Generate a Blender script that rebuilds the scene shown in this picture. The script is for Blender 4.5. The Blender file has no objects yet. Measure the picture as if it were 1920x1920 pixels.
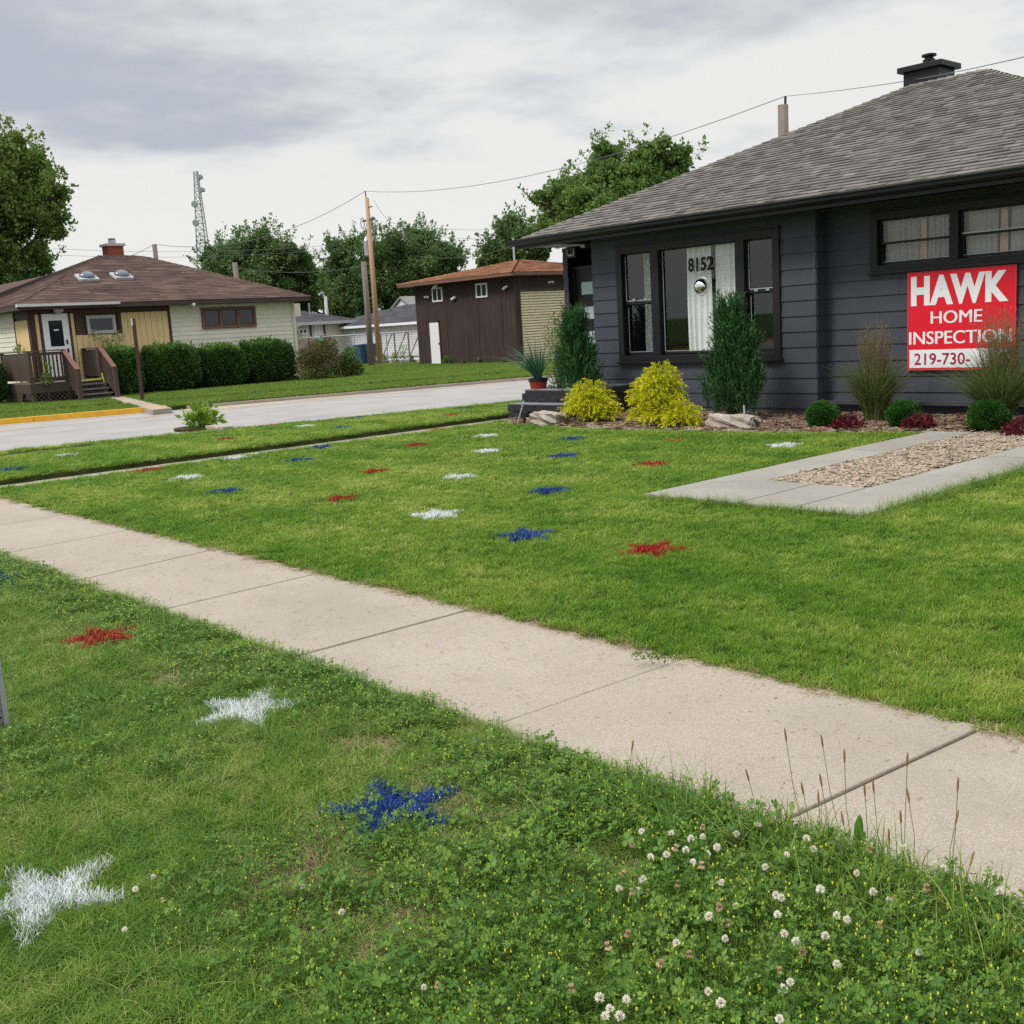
import bpy, bmesh, math, random
import numpy as np
from mathutils import Vector, Matrix
random.seed(7); RNG = np.random.default_rng(11)
S = bpy.context.scene; C = S.collection; D = bpy.data
PI = math.pi

# ------------------------------------------------------------------ camera
FPX = 2050.0; EYE = 1.5
def _cd(px, py):
    v = np.array([px-960.0, 960.0-py, -FPX]); return v/np.linalg.norm(v)
_X = -_cd(-900, 722); _Y = _cd(3281, 475); _Y = _Y-np.dot(_Y, _X)*_X; _Y /= np.linalg.norm(_Y); _Z = np.cross(_X, _Y)
WM = np.array([_X, _Y, _Z]); CAM = np.array([0, 0, EYE])
cd = D.cameras.new('camera'); cam = D.objects.new('camera', cd); C.objects.link(cam)
cd.sensor_width = 36; cd.lens = 36*FPX/1920; cd.clip_end = 3000; cd.clip_start = 0.05
cam.matrix_world = Matrix([[*WM[0], 0], [*WM[1], 0], [*WM[2], EYE], [0, 0, 0, 1]])
S.camera = cam
def ray(px, py): return WM @ _cd(px, py)
def G(px, py, z=0.0):
    r = ray(px, py); return CAM+(z-EYE)/r[2]*r
def PY(px, py, y):
    r = ray(px, py); return CAM+y/r[1]*r
def PX(px, py, x):
    r = ray(px, py); return CAM+x/r[0]*r
def AT(px, py, dist):
    r = ray(px, py); return CAM+r*dist/math.hypot(r[0], r[1])

# ------------------------------------------------------------------ sky and sun
SUN_EL, SUN_AZ = math.radians(52), math.radians(200)   # azimuth measured clockwise from +Y: behind the camera
wd = D.worlds.new('World'); S.world = wd; wd.use_nodes = True
nt = wd.node_tree; N = nt.nodes; L = nt.links; N.clear()
out = N.new('ShaderNodeOutputWorld'); bg = N.new('ShaderNodeBackground'); bg.inputs[1].default_value = 0.1
L.new(bg.outputs[0], out.inputs[0])
sky = N.new('ShaderNodeTexSky'); sky.sky_type = 'NISHITA'; sky.sun_disc = False; sky.sun_elevation = SUN_EL; sky.sun_rotation = SUN_AZ
tc = N.new('ShaderNodeTexCoord'); sep = N.new('ShaderNodeSeparateXYZ'); L.new(tc.outputs['Generated'], sep.inputs[0])
def mth(op, a, b=None, clamp=False, n=N, l=L):
    m = n.new('ShaderNodeMath'); m.operation = op; m.use_clamp = clamp
    for i, v in enumerate((a, b)):
        if v is None: continue
        if isinstance(v, (int, float)): m.inputs[i].default_value = v
        else: l.new(v, m.inputs[i])
    return m.outputs[0]
zz = mth('MAXIMUM', sep.outputs[2], 0.0)
den = mth('ADD', zz, 0.10)
cv = N.new('ShaderNodeCombineXYZ'); L.new(mth('DIVIDE', sep.outputs[0], den), cv.inputs[0]); L.new(mth('DIVIDE', sep.outputs[1], den), cv.inputs[1])
def wnoise(scale, detail, off, rough=0.55):
    mp = N.new('ShaderNodeMapping'); mp.inputs[1].default_value = off; L.new(cv.outputs[0], mp.inputs[0])
    n = N.new('ShaderNodeTexNoise'); n.inputs['Scale'].default_value = scale; n.inputs['Detail'].default_value = detail; n.inputs['Roughness'].default_value = rough
    L.new(mp.outputs[0], n.inputs[0]); return n.outputs[0]
def wrange(v, a, b, c=0.0, d=1.0):
    m = N.new('ShaderNodeMapRange'); m.interpolation_type = 'SMOOTHSTEP'; L.new(v, m.inputs[0])
    for i, x in enumerate((a, b, c, d)): m.inputs[i+1].default_value = x
    return m.outputs[0]
n1 = wnoise(0.55, 6, (3.1, 1.7, 0.0), 0.5); n2 = wnoise(1.6, 8, (7.3, 2.2, 4.0), 0.6)
elev = wrange(zz, 0.05, 0.24)
amount = mth('ADD', mth('MULTIPLY', elev, 0.62), mth('ADD', mth('MULTIPLY', mth('SUBTRACT', n1, 0.5), 2.6), mth('MULTIPLY', mth('SUBTRACT', n2, 0.5), 1.3)))
amount = mth('MULTIPLY', amount, wrange(zz, 0.05, 0.17))
amount = mth('SUBTRACT', amount, mth('MULTIPLY', wrange(sep.outputs[1], 0.62, 0.92), 0.30))
cf = wrange(amount, 0.15, 0.82)
def wmix(f, a, b):
    m = N.new('ShaderNodeMix'); m.data_type = 'RGBA'
    if isinstance(f, float): m.inputs[0].default_value = f
    else: L.new(f, m.inputs[0])
    for i, v in ((6, a), (7, b)):
        if isinstance(v, tuple): m.inputs[i].default_value = (*v, 1)
        else: L.new(v, m.inputs[i])
    return m.outputs[2]
col = wmix(cf, (4.9, 4.86, 4.72), (2.7, 2.95, 3.35))
low = wmix(wrange(zz, 0.0, 0.10), (4.5, 4.65, 4.75), (4.9, 4.86, 4.72)); col = wmix(wrange(zz, 0.03, 0.12), low, col)
high = wrange(zz, 0.35, 0.8)
col = wmix(high, col, (10.5, 10.7, 11.1))
L.new(wmix(0.96, sky.outputs[0], col), bg.inputs[0])
sd = D.lights.new('sun', 'SUN'); sd.energy = 1.5; sd.angle = math.radians(14); sd.color = (1, 0.95, 0.87)
so = D.objects.new('sun', sd); C.objects.link(so)
sv = Vector((math.sin(SUN_AZ)*math.cos(SUN_EL), math.cos(SUN_AZ)*math.cos(SUN_EL), math.sin(SUN_EL)))
so.rotation_euler = sv.to_track_quat('Z', 'Y').to_euler(); so.location = (0, -5, 20)
S.view_settings.view_transform = 'Standard'; S.view_settings.look = 'None'; S.view_settings.gamma = 1; S.view_settings.exposure = 0.80
S.cycles.max_bounces = 6; S.cycles.transparent_max_bounces = 8; S.cycles.use_denoising = False

# ------------------------------------------------------------------ materials
def lin(c):
    return tuple(((x/255)/12.92 if x/255 <= .04045 else ((x/255+.055)/1.055)**2.4) for x in c)
class Mat:
    def __init__(s, name, rough=0.8, spec=0.3):
        s.m = D.materials.new(name); s.m.use_nodes = True; s.nt = s.m.node_tree; s.N = s.nt.nodes; s.L = s.nt.links
        s.b = s.N['Principled BSDF']; s.b.inputs['Roughness'].default_value = rough; s.b.inputs['Specular IOR Level'].default_value = spec
        s._c = None
    def coord(s, kind='Object', scale=(1, 1, 1), loc=(0, 0, 0), rot=(0, 0, 0)):
        if kind == 'World':
            t = s.N.new('ShaderNodeNewGeometry').outputs['Position']
        else:
            t = s.N.new('ShaderNodeTexCoord').outputs[kind]
        m = s.N.new('ShaderNodeMapping'); m.inputs['Scale'].default_value = scale; m.inputs['Location'].default_value = loc; m.inputs['Rotation'].default_value = rot
        s.L.new(t, m.inputs[0]); return m.outputs[0]
    def noise(s, scale, detail=4, rough=.55, co=None, dist=0):
        n = s.N.new('ShaderNodeTexNoise'); n.inputs['Scale'].default_value = scale; n.inputs['Detail'].default_value = detail
        n.inputs['Roughness'].default_value = rough; n.inputs['Distortion'].default_value = dist
        s.L.new(co if co is not None else s.coord(), n.inputs[0]); return n.outputs[0]
    def attr(s, name):
        a = s.N.new('ShaderNodeAttribute'); a.attribute_name = name; return a.outputs['Fac']
    def ramp(s, fac, stops):
        r = s.N.new('ShaderNodeValToRGB'); e = r.color_ramp.elements
        while len(e) < len(stops): e.new(0.5)
        for i, (p, c) in enumerate(stops):
            e[i].position = p; e[i].color = (*c, 1) if len(c) == 3 else c
        s.L.new(fac, r.inputs[0]); return r.outputs[0]
    def mix(s, f, a, b, mode='MIX'):
        m = s.N.new('ShaderNodeMix'); m.data_type = 'RGBA'; m.blend_type = mode
        if isinstance(f, (int, float)): m.inputs[0].default_value = f
        else: s.L.new(f, m.inputs[0])
        for i, v in ((6, a), (7, b)):
            if isinstance(v, (tuple, list)): m.inputs[i].default_value = (*v[:3], 1)
            else: s.L.new(v, m.inputs[i])
        return m.outputs[2]
    def math(s, op, a, b=None, clamp=False): return mth(op, a, b, clamp, s.N, s.L)
    def rng(s, v, a, b, c=0., d=1.):
        m = s.N.new('ShaderNodeMapRange'); s.L.new(v, m.inputs[0])
        for i, x in enumerate((a, b, c, d)): m.inputs[i+1].default_value = x
        return m.outputs[0]
    def color(s, c):
        if isinstance(c, (tuple, list)): s.b.inputs['Base Color'].default_value = (*c[:3], 1)
        else: s.L.new(c, s.b.inputs['Base Color'])
        s._c = c; return s
    def bump(s, h, strength=.4, dist=.01):
        b = s.N.new('ShaderNodeBump'); b.inputs['Strength'].default_value = strength; b.inputs['Distance'].default_value = dist
        s.L.new(h, b.inputs['Height']); s.L.new(b.outputs[0], s.b.inputs['Normal']); return s
    def translucent(s, f=.35, tint=None):
        o = [n for n in s.N if n.type == 'OUTPUT_MATERIAL'][0]
        t = s.N.new('ShaderNodeBsdfTranslucent'); m = s.N.new('ShaderNodeMixShader'); m.inputs[0].default_value = f
        if isinstance(s._c, (tuple, list)): t.inputs[0].default_value = (*s._c[:3], 1)
        else: s.L.new(s._c, t.inputs[0])
        s.L.new(s.b.outputs[0], m.inputs[1]); s.L.new(t.outputs[0], m.inputs[2]); s.L.new(m.outputs[0], o.inputs[0]); return s

def plain(name, c, rough=.6, var=.15, scale=6, bump=0.0, spec=.3, metal=0):
    m = Mat(name, rough, spec); n = m.noise(scale, 5)
    m.color(m.mix(n, tuple(x*(1-var) for x in c), tuple(min(1, x*(1+var)) for x in c)))
    m.b.inputs['Metallic'].default_value = metal
    if bump: m.bump(m.noise(scale*8, 4), bump, .005)
    return m.m

def foliage(name, stops, wscale=.5, tr=.35, rough=.55, wamt=.5, spec=.25):
    """leaf colour = per-leaf random + slow drift over the plant"""
    m = Mat(name, rough, spec); w = m.noise(wscale, 3, co=m.coord('World'))
    f = m.math('ADD', m.math('MULTIPLY', m.attr('rnd'), 1-wamt), m.math('MULTIPLY', m.rng(w, .3, .7), wamt), True)
    m.color(m.ramp(f, stops)); m.translucent(tr); return m.m

M = {}
def conc(name, c1, c2, sc=1.0):
    m = Mat(name, .9, .2); w = m.coord('World')
    big = m.noise(1.1*sc, 6, .6, w); sp = m.noise(140, 3, .7, w); st = m.noise(6, 6, .7, w)
    c = m.mix(m.rng(big, .3, .7), c1, c2)
    c = m.mix(m.rng(sp, .42, .62, 0, .6), c, tuple(x*.55 for x in c1))
    c = m.mix(m.rng(m.noise(190, 2, .6, w), .58, .72, 0, .6), c, (.70, .64, .56))
    c = m.mix(m.rng(st, .56, .74, 0, .35), c, tuple(x*.5 for x in c1)); c = m.mix(m.rng(m.noise(.55, 5, .65, m.coord('World', (1, 1, 1), (3, 7, 0))), .5, .68, 0, .45), c, tuple(x*.72 for x in c1))
    m.color(c).bump(sp, .5, .003); return m.m
M['walk'] = conc('sidewalk_concrete', (.31, .265, .21), (.385, .335, .27))
M['gutter'] = conc('gutter_concrete', (.36, .30, .24), (.44, .38, .30))
M['slabgrey'] = conc('paver_concrete', (.25, .235, .205), (.34, .32, .28))
def road_mat():
    m = Mat('road_concrete', .9, .2); w = m.coord('World'); ws = m.coord('World', (1.4, .12, 1), (0, 0, 0), (0, 0, -.23))
    c = m.mix(m.rng(m.noise(.8, 5, .6, w), .3, .7), (.27, .26, .25), (.36, .345, .325))
    c = m.mix(m.rng(m.noise(3, 5, .6, ws), .52, .7, 0, .5), c, (.22, .22, .22)); c = m.mix(m.rng(m.noise(120, 2, .6, w), .4, .7, 0, .35), c, (.2, .2, .2))
    m.color(c).bump(m.noise(120, 2, .6, w), .3, .003); return m.m
M['road'] = road_mat()
M['yellow'] = plain('yellow_curb_paint', (.72, .40, .04), .8, .25, 5, .2)
def soil_mat():
    m = Mat('soil', .95, .1); w = m.coord('World')
    m.color(m.ramp(m.noise(9, 6, .65, w), [(.3, (.030, .022, .013)), (.6, (.065, .055, .025)), (.8, (.11, .095, .05))])).bump(m.noise(40, 4, .6, w), .8, .01); return m.m
M['soil'] = soil_mat()
def ground_mat():
    m = Mat('ground_green', .95, .1); w = m.coord('World')
    m.color(m.ramp(m.noise(.25, 8, .7, w), [(.3, (.035, .075, .014)), (.55, (.06, .11, .02)), (.75, (.10, .13, .03))])).bump(m.noise(30, 3, .6, w), .6, .02); return m.m
M['ground'] = ground_mat()
def lawnbase(name, a, b):
    m = Mat(name, .95, .1); w = m.coord('World')
    m.color(m.ramp(m.noise(5, 8, .7, w), [(.3, a), (.7, b)])).bump(m.noise(60, 4, .7, w), .8, .02); return m.m
M['lawnbase'] = lawnbase('lawn_soil', (.035, .045, .014), (.08, .09, .03))

def grass_mat(name, stops, drift=.35, tr=.35, straw=.06):
    m = Mat(name, .6, .25); w = m.coord('World')
    n1 = m.noise(.9, 4, .6, w); n2 = m.noise(7, 3, .6, w)
    f = m.math('ADD', m.math('MULTIPLY', m.attr('rnd'), .42), m.math('ADD', m.math('MULTIPLY', m.rng(m.noise(.9, 6, .7, w), .32, .68), drift), m.math('ADD', m.math('MULTIPLY', m.rng(n2, .3, .7), .22), m.math('MULTIPLY', m.N.new('ShaderNodeObjectInfo').outputs['Random'], .20))), True)
    if name == 'lawn_grass':
        sx_ = m.N.new('ShaderNodeSeparateXYZ'); m.L.new(w, sx_.inputs[0]); ph = m.math('ADD', m.math('MULTIPLY', sx_.outputs[1], 6.5), m.math('MULTIPLY', m.noise(.5, 3, .5, w), 9.0))
        f = m.math('ADD', f, m.math('MULTIPLY', m.math('SINE', ph), .055), True); f = m.math('ADD', f, m.rng(m.noise(.28, 3, .6, w), .3, .7, -.10, .12), True)
    c = m.ramp(f, stops)
    h = m.attr('hh')
    c = m.mix(m.math('MULTIPLY', m.rng(h, .45, 0, 0, 1.), .55, True), c, (.085, .09, .03))      # blade colour turns darker olive towards the foot
    m.color(c).translucent(tr); return m.m
M['grass_lawn'] = grass_mat('lawn_grass', [(.12, (.045, .125, .012)), (.42, (.10, .22, .018)), (.68, (.20, .325, .028)), (.97, (.46, .50, .14))])
M['grass_far'] = grass_mat('far_lawn_grass', [(.1, (.055, .13, .018)), (.45, (.115, .22, .028)), (.7, (.19, .28, .04)), (.97, (.32, .36, .11))])
M['grass_verge'] = grass_mat('verge_grass', [(.10, (.035, .10, .012)), (.42, (.090, .195, .022)), (.70, (.175, .29, .036)), (.98, (.44, .44, .18))])
M['straw'] = foliage('dry_straw', [(0, (.28, .22, .10)), (.6, (.42, .34, .18)), (1, (.20, .22, .07))], 3, .3)
M['clover'] = foliage('clover_leaf', [(0, (.035, .10, .012)), (.5, (.10, .205, .025)), (1, (.24, .35, .055))], 4, .35, .5, .3)
M['medick'] = foliage('yellow_bud', [(0, (.38, .48, .04)), (1, (.72, .72, .07))], 3, .2)
M['petal'] = foliage('white_petal', [(0, (.74, .66, .46)), (.5, (.84, .80, .66)), (1, (.88, .87, .78))], 3, .25)
M['petal_old'] = foliage('faded_petal', [(0, (.40, .22, .11)), (.5, (.62, .42, .28)), (1, (.78, .64, .48))], 3, .2)
M['stem'] = plain('green_stem', (.10, .20, .04), .6)
M['seedstem'] = plain('seed_stem', (.17, .19, .07), .7)
M['seedhead'] = plain('brown_seedhead', (.22, .12, .055), .9, .4, 200)
M['plantain'] = foliage('plantain_leaf', [(0, (.05, .15, .02)), (1, (.10, .26, .04))], 3, .35)

def siding_mat(name, c, var=.12, rough=.55):
    m = Mat(name, rough, .3); w = m.coord('World', (1, 1, 1)); ws = m.coord('World', (.5, .5, 8))
    cc = m.mix(m.rng(m.noise(1.3, 5, .6, w), .3, .7), tuple(x*(1-var) for x in c), tuple(x*(1+var) for x in c))
    cc = m.mix(m.rng(m.noise(7, 6, .7, ws), .6, .8, 0, .3), cc, tuple(min(1, x*1.5+.01) for x in c))
    cc = m.mix(m.rng(m.attr('rnd'), 0, 1, 0, .30), cc, tuple(x*.62 for x in c))
    m.color(cc).bump(m.noise(60, 4, .7, m.coord('World', (.3, .3, 3))), .15, .003); return m.m
M['navy'] = siding_mat('dark_blue_grey_siding', (.053, .058, .075))
M['cream'] = siding_mat('cream_siding', (.68, .66, .53), .05)
M['whiteside'] = siding_mat('white_siding', (.62, .64, .66), .05)
M['black'] = plain('black_trim', (.012, .012, .014), .45, .2, 3)
M['gutterblack'] = plain('black_gutter', (.011, .012, .015), .35, .1, 2)
M['white'] = plain('white_paint', (.74, .75, .76), .45, .05)
M['brownwood'] = siding_mat('brown_paint', (.060, .038, .030), .2)
M['porchwood'] = siding_mat('weathered_porch_wood', (.085, .058, .045), .25)
M['porchred'] = plain('reddish_rail_wood', (.17, .085, .065), .8, .2)
M['brick'] = plain('red_brick', (.25, .07, .045), .9, .3, 12, .3)
M['greycap'] = plain('grey_concrete_cap', (.42, .42, .42), .8)
M['galv'] = plain('galvanised_steel', (.42, .45, .48), .45, .12, 20, .1, .5, .55)
M['rust'] = plain('rusty_post_paint', (.075, .042, .034), .8, .3, 20, .2)
M['polewood'] = None
def wood_pole(name, a, b):
    m = Mat(name, .9, .15); w = m.coord('Object', (9, 9, .5))
    m.color(m.ramp(m.noise(3, 6, .7, w), [(.3, a), (.7, b)])).bump(m.noise(6, 5, .7, w), .5, .02); return m.m
M['polewood'] = wood_pole('new_pole_wood', (.34, .21, .12), (.52, .36, .23))
M['poleold'] = wood_pole('old_pole_wood', (.12, .10, .085), (.25, .21, .17))
M['bark'] = wood_pole('tree_bark', (.045, .034, .026), (.11, .088, .07))
def tan_panel():
    m = Mat('tan_grooved_panel', .7, .2); w = m.coord('World')
    m.color(m.mix(m.rng(m.noise(1.6, 5, .6, w), .35, .7), (.72, .55, .28), (.62, .46, .22))); return m.m
M['tan'] = tan_panel()
def shingle(name, stops, sc=1.0):
    m = Mat(name, .92, .15); a = m.attr('rnd'); w = m.coord('World')
    f = m.math('ADD', m.math('MULTIPLY', a, .6), m.math('MULTIPLY', m.rng(m.noise(3*sc, 5, .7, w), .3, .7), .4))
    c = m.ramp(f, stops); g = m.noise(110, 2, .6, w)
    c = m.mix(m.rng(g, .4, .65, 0, .35), c, tuple(x*.45 for x in stops[0][1]))
    m.color(c).bump(g, .5, .004); return m.m
M['roofgrey'] = shingle('grey_shingles', [(.1, (.10, .094, .085)), (.4, (.145, .136, .122)), (.7, (.175, .163, .146)), (.95, (.225, .21, .19))])
M['roofbrown'] = shingle('brown_shingles', [(.1, (.055, .036, .030)), (.5, (.095, .062, .050)), (.9, (.15, .10, .075))], .4)
M['roofrust'] = shingle('orange_brown_shingles', [(.1, (.17, .075, .040)), (.5, (.27, .125, .066)), (.9, (.36, .185, .10))], .5)
M['roofdark'] = shingle('charcoal_shingles', [(.1, (.05, .05, .055)), (.5, (.07, .07, .078)), (.9, (.10, .10, .11))], .4)
def vwood():
    m = Mat('brown_vertical_boards', .85, .15); w = m.coord('World', (5, 5, .35)); v = m.coord('World', (.6, .6, .3))
    c = m.ramp(m.noise(2.2, 6, .65, w), [(.3, (.036, .025, .022)), (.55, (.060, .041, .036)), (.75, (.095, .068, .060))])
    c = m.mix(m.rng(m.noise(1.0, 4, .6, v), .45, .75, 0, .5), c, (.075, .058, .052)); m.color(c); return m.m
M['vwood'] = vwood()
M['rolldoor'] = plain('tan_roll_door', (.74, .64, .47), .55, .04)
def glass():
    m = Mat('window_glass', .03, .5); m.b.inputs['Base Color'].default_value = (.8, .85, .85, 1)
    o = [n for n in m.N if n.type == 'OUTPUT_MATERIAL'][0]
    tr = m.N.new('ShaderNodeBsdfTransparent'); tr.inputs[0].default_value = (.93, .95, .95, 1); gl = m.N.new('ShaderNodeBsdfGlossy'); gl.inputs['Roughness'].default_value = .02
    fr = m.N.new('ShaderNodeFresnel'); fr.inputs[0].default_value = 1.75; mx = m.N.new('ShaderNodeMixShader')
    m.L.new(m.math('MULTIPLY', fr.outputs[0], m.math('SUBTRACT', 1.0, m.N.new('ShaderNodeNewGeometry').outputs['Backfacing'])), mx.inputs[0]); m.L.new(tr.outputs[0], mx.inputs[1]); m.L.new(gl.outputs[0], mx.inputs[2]); m.L.new(mx.outputs[0], o.inputs[0]); return m.m
M['glass'] = glass()
M['darkglass'] = plain('dark_glass', (.012, .014, .018), .08, .1, 1, 0, .6)
M['frost'] = plain('frosted_glass', (.42, .50, .52), .35, .05)
M['interior'] = plain('dim_interior', (.055, .055, .06), .9)
M['curtain'] = foliage('white_sheer_curtain', [(0, (.84, .86, .84)), (1, (.88, .90, .88))], 1, .08)
M['lace'] = plain('grey_lace_curtain', (.42, .40, .37), .9, .2, 9)
M['peach'] = plain('peach_drape', (.62, .42, .30), .9, .1)
M['chrome'] = plain('mirror_ball', (.85, .87, .88), .04, 0, 1, 0, .8, 1)
M['signred'] = plain('red_sign_face', (.70, .012, .028), .4, .06, 1.5)
M['signedge'] = plain('sign_edge', (.55, .06, .08), .5)
M['signwhite'] = plain('white_lettering', (.80, .82, .82), .45, .02)
M['signmaroon'] = plain('maroon_digits', (.33, .012, .04), .5, .05)
M['numblack'] = plain('black_number', (.006, .006, .007), .5)
def stone_mat(name, a, b, sc=3):
    m = Mat(name, .95, .15); o = m.coord('World'); n = m.noise(sc*3, 8, .7, o)
    m.color(m.ramp(n, [(.3, a), (.65, b)])).bump(m.noise(sc*5, 8, .75, o), .9, .04); return m.m
M['stone'] = stone_mat('limestone', (.25, .21, .17), (.48, .43, .37))
M['stoop'] = stone_mat('painted_black_concrete', (.020, .021, .024), (.045, .046, .05), 4)
def stooptop():
    m = Mat('worn_grey_step_top', .8, .3); m.color(m.ramp(m.noise(5, 6, .7, m.coord('World')), [(.3, (.10, .105, .12)), (.7, (.25, .26, .28))])); return m.m
M['stooptop'] = stooptop()
M['potred'] = plain('red_glazed_pot', (.30, .022, .016), .3, .3, 4, 0, .5)
M['pebble'] = foliage('pebbles', [(0, (.17, .135, .095)), (.3, (.31, .255, .185)), (.6, (.42, .36, .275)), (.85, (.27, .19, .125)), (1, (.56, .51, .43))], 5, 0.0, .8, .1)
M['mulch'] = foliage('mulch', [(0, (.055, .032, .02)), (.5, (.15, .085, .055)), (.8, (.26, .18, .12)), (1, (.34, .28, .2))], 5, 0.0, .9, .3)
M['gravelbase'] = plain('gravel_bed', (.20, .165, .125), .95, .3, 30, .5)
M['blue_bin'] = plain('blue_bin_plastic', (.05, .09, .17), .5)
M['antenna'] = plain('tower_steel', (.27, .28, .30), .6, .1, 3)
M['dish'] = plain('dish_grey', (.33, .34, .35), .6)
M['wire'] = plain('cable', (.13, .14, .15), .7)
M['skyl'] = plain('skylight_dome', (.10, .12, .15), .15, .1, 1, 0, .8)
M['lamp'] = plain('white_lamp_housing', (.75, .75, .76), .4, .03)
M['tape'] = plain('yellow_tape', (.65, .58, .12), .6)
M['greensign'] = plain('teal_board', (.09, .42, .27), .6)
for nm, st in (('red', [(0, (.10, .004, .004)), (.5, (.33, .009, .009)), (1, (.50, .02, .018))]), ('blue', [(0, (.003, .012, .065)), (.5, (.007, .045, .22)), (1, (.035, .12, .45))]), ('white', [(0, (.42, .47, .46)), (.5, (.68, .73, .72)), (1, (.85, .88, .87))])):
    M['paint_'+nm] = foliage('sprayed_%s_paint' % nm, st, 6, .12, .5, .3)
M['maple'] = foliage('maple_leaves', [(0, (.048, .095, .032)), (.5, (.11, .19, .06)), (.8, (.20, .285, .095)), (1, (.38, .45, .2))], .35, .3, .55, .4)
M['maple_light'] = foliage('bright_tree_leaves', [(0, (.055, .12, .026)), (.5, (.12, .22, .045)), (1, (.25, .35, .10))], .35, .35, .55, .4)
M['maple_near'] = foliage('olive_tree_leaves', [(0, (.055, .105, .02)), (.5, (.13, .21, .04)), (1, (.26, .35, .10))], .35, .35, .55, .4)
M['hedge'] = foliage('hedge_leaves', [(0, (.02, .055, .012)), (.5, (.06, .145, .028)), (1, (.20, .33, .055))], .8, .2, .55, .35)
M['redbrush'] = foliage('rusty_shrub_leaves', [(0, (.03, .05, .014)), (.4, (.08, .11, .03)), (.6, (.14, .10, .04)), (.8, (.22, .16, .07)), (1, (.07, .14, .03))], 1.6, .25, .6, .6)
M['juniper'] = foliage('juniper_needles', [(0, (.010, .045, .014)), (.4, (.028, .095, .028)), (.8, (.075, .18, .05)), (1, (.16, .27, .09))], 3, .15, .6, .35)
M['gold'] = foliage('golden_cypress_leaves', [(0, (.17, .23, .008)), (.35, (.42, .47, .014)), (.7, (.66, .63, .016)), (1, (.85, .80, .05))], 4, .3, .55, .3)
M['box'] = foliage('boxwood_leaves', [(0, (.015, .06, .010)), (.5, (.035, .12, .018)), (1, (.08, .21, .03))], 5, .2, .5, .3)
M['heuchera'] = foliage('dark_red_leaves', [(0, (.035, .006, .010)), (.5, (.11, .014, .022)), (1, (.22, .035, .045))], 6, .25, .5, .3)
M['reed'] = foliage('reed_grass_blades', [(0, (.045, .075, .016)), (.5, (.12, .165, .042)), (.85, (.24, .27, .10)), (1, (.42, .41, .22))], 4, .3, .6, .25)
M['reedtip'] = foliage('reed_grass_plumes', [(0, (.10, .075, .04)), (.5, (.21, .16, .085)), (1, (.38, .31, .18))], 4, .3, .7, .25)
M['spike'] = foliage('spiky_leaf', [(0, (.02, .075, .035)), (.6, (.05, .14, .07)), (.9, (.14, .24, .14)), (1, (.36, .42, .30))], 4, .2, .4, .2)
M['hosta'] = foliage('hosta_leaves', [(0, (.05, .14, .02)), (.5, (.20, .34, .035)), (1, (.46, .56, .12))], 4, .3, .5, .3)
M['greybrush'] = foliage('pale_shrub_leaves', [(0, (.08, .12, .03)), (.6, (.22, .28, .08)), (1, (.42, .44, .22))], 4, .3, .6, .3)

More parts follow.
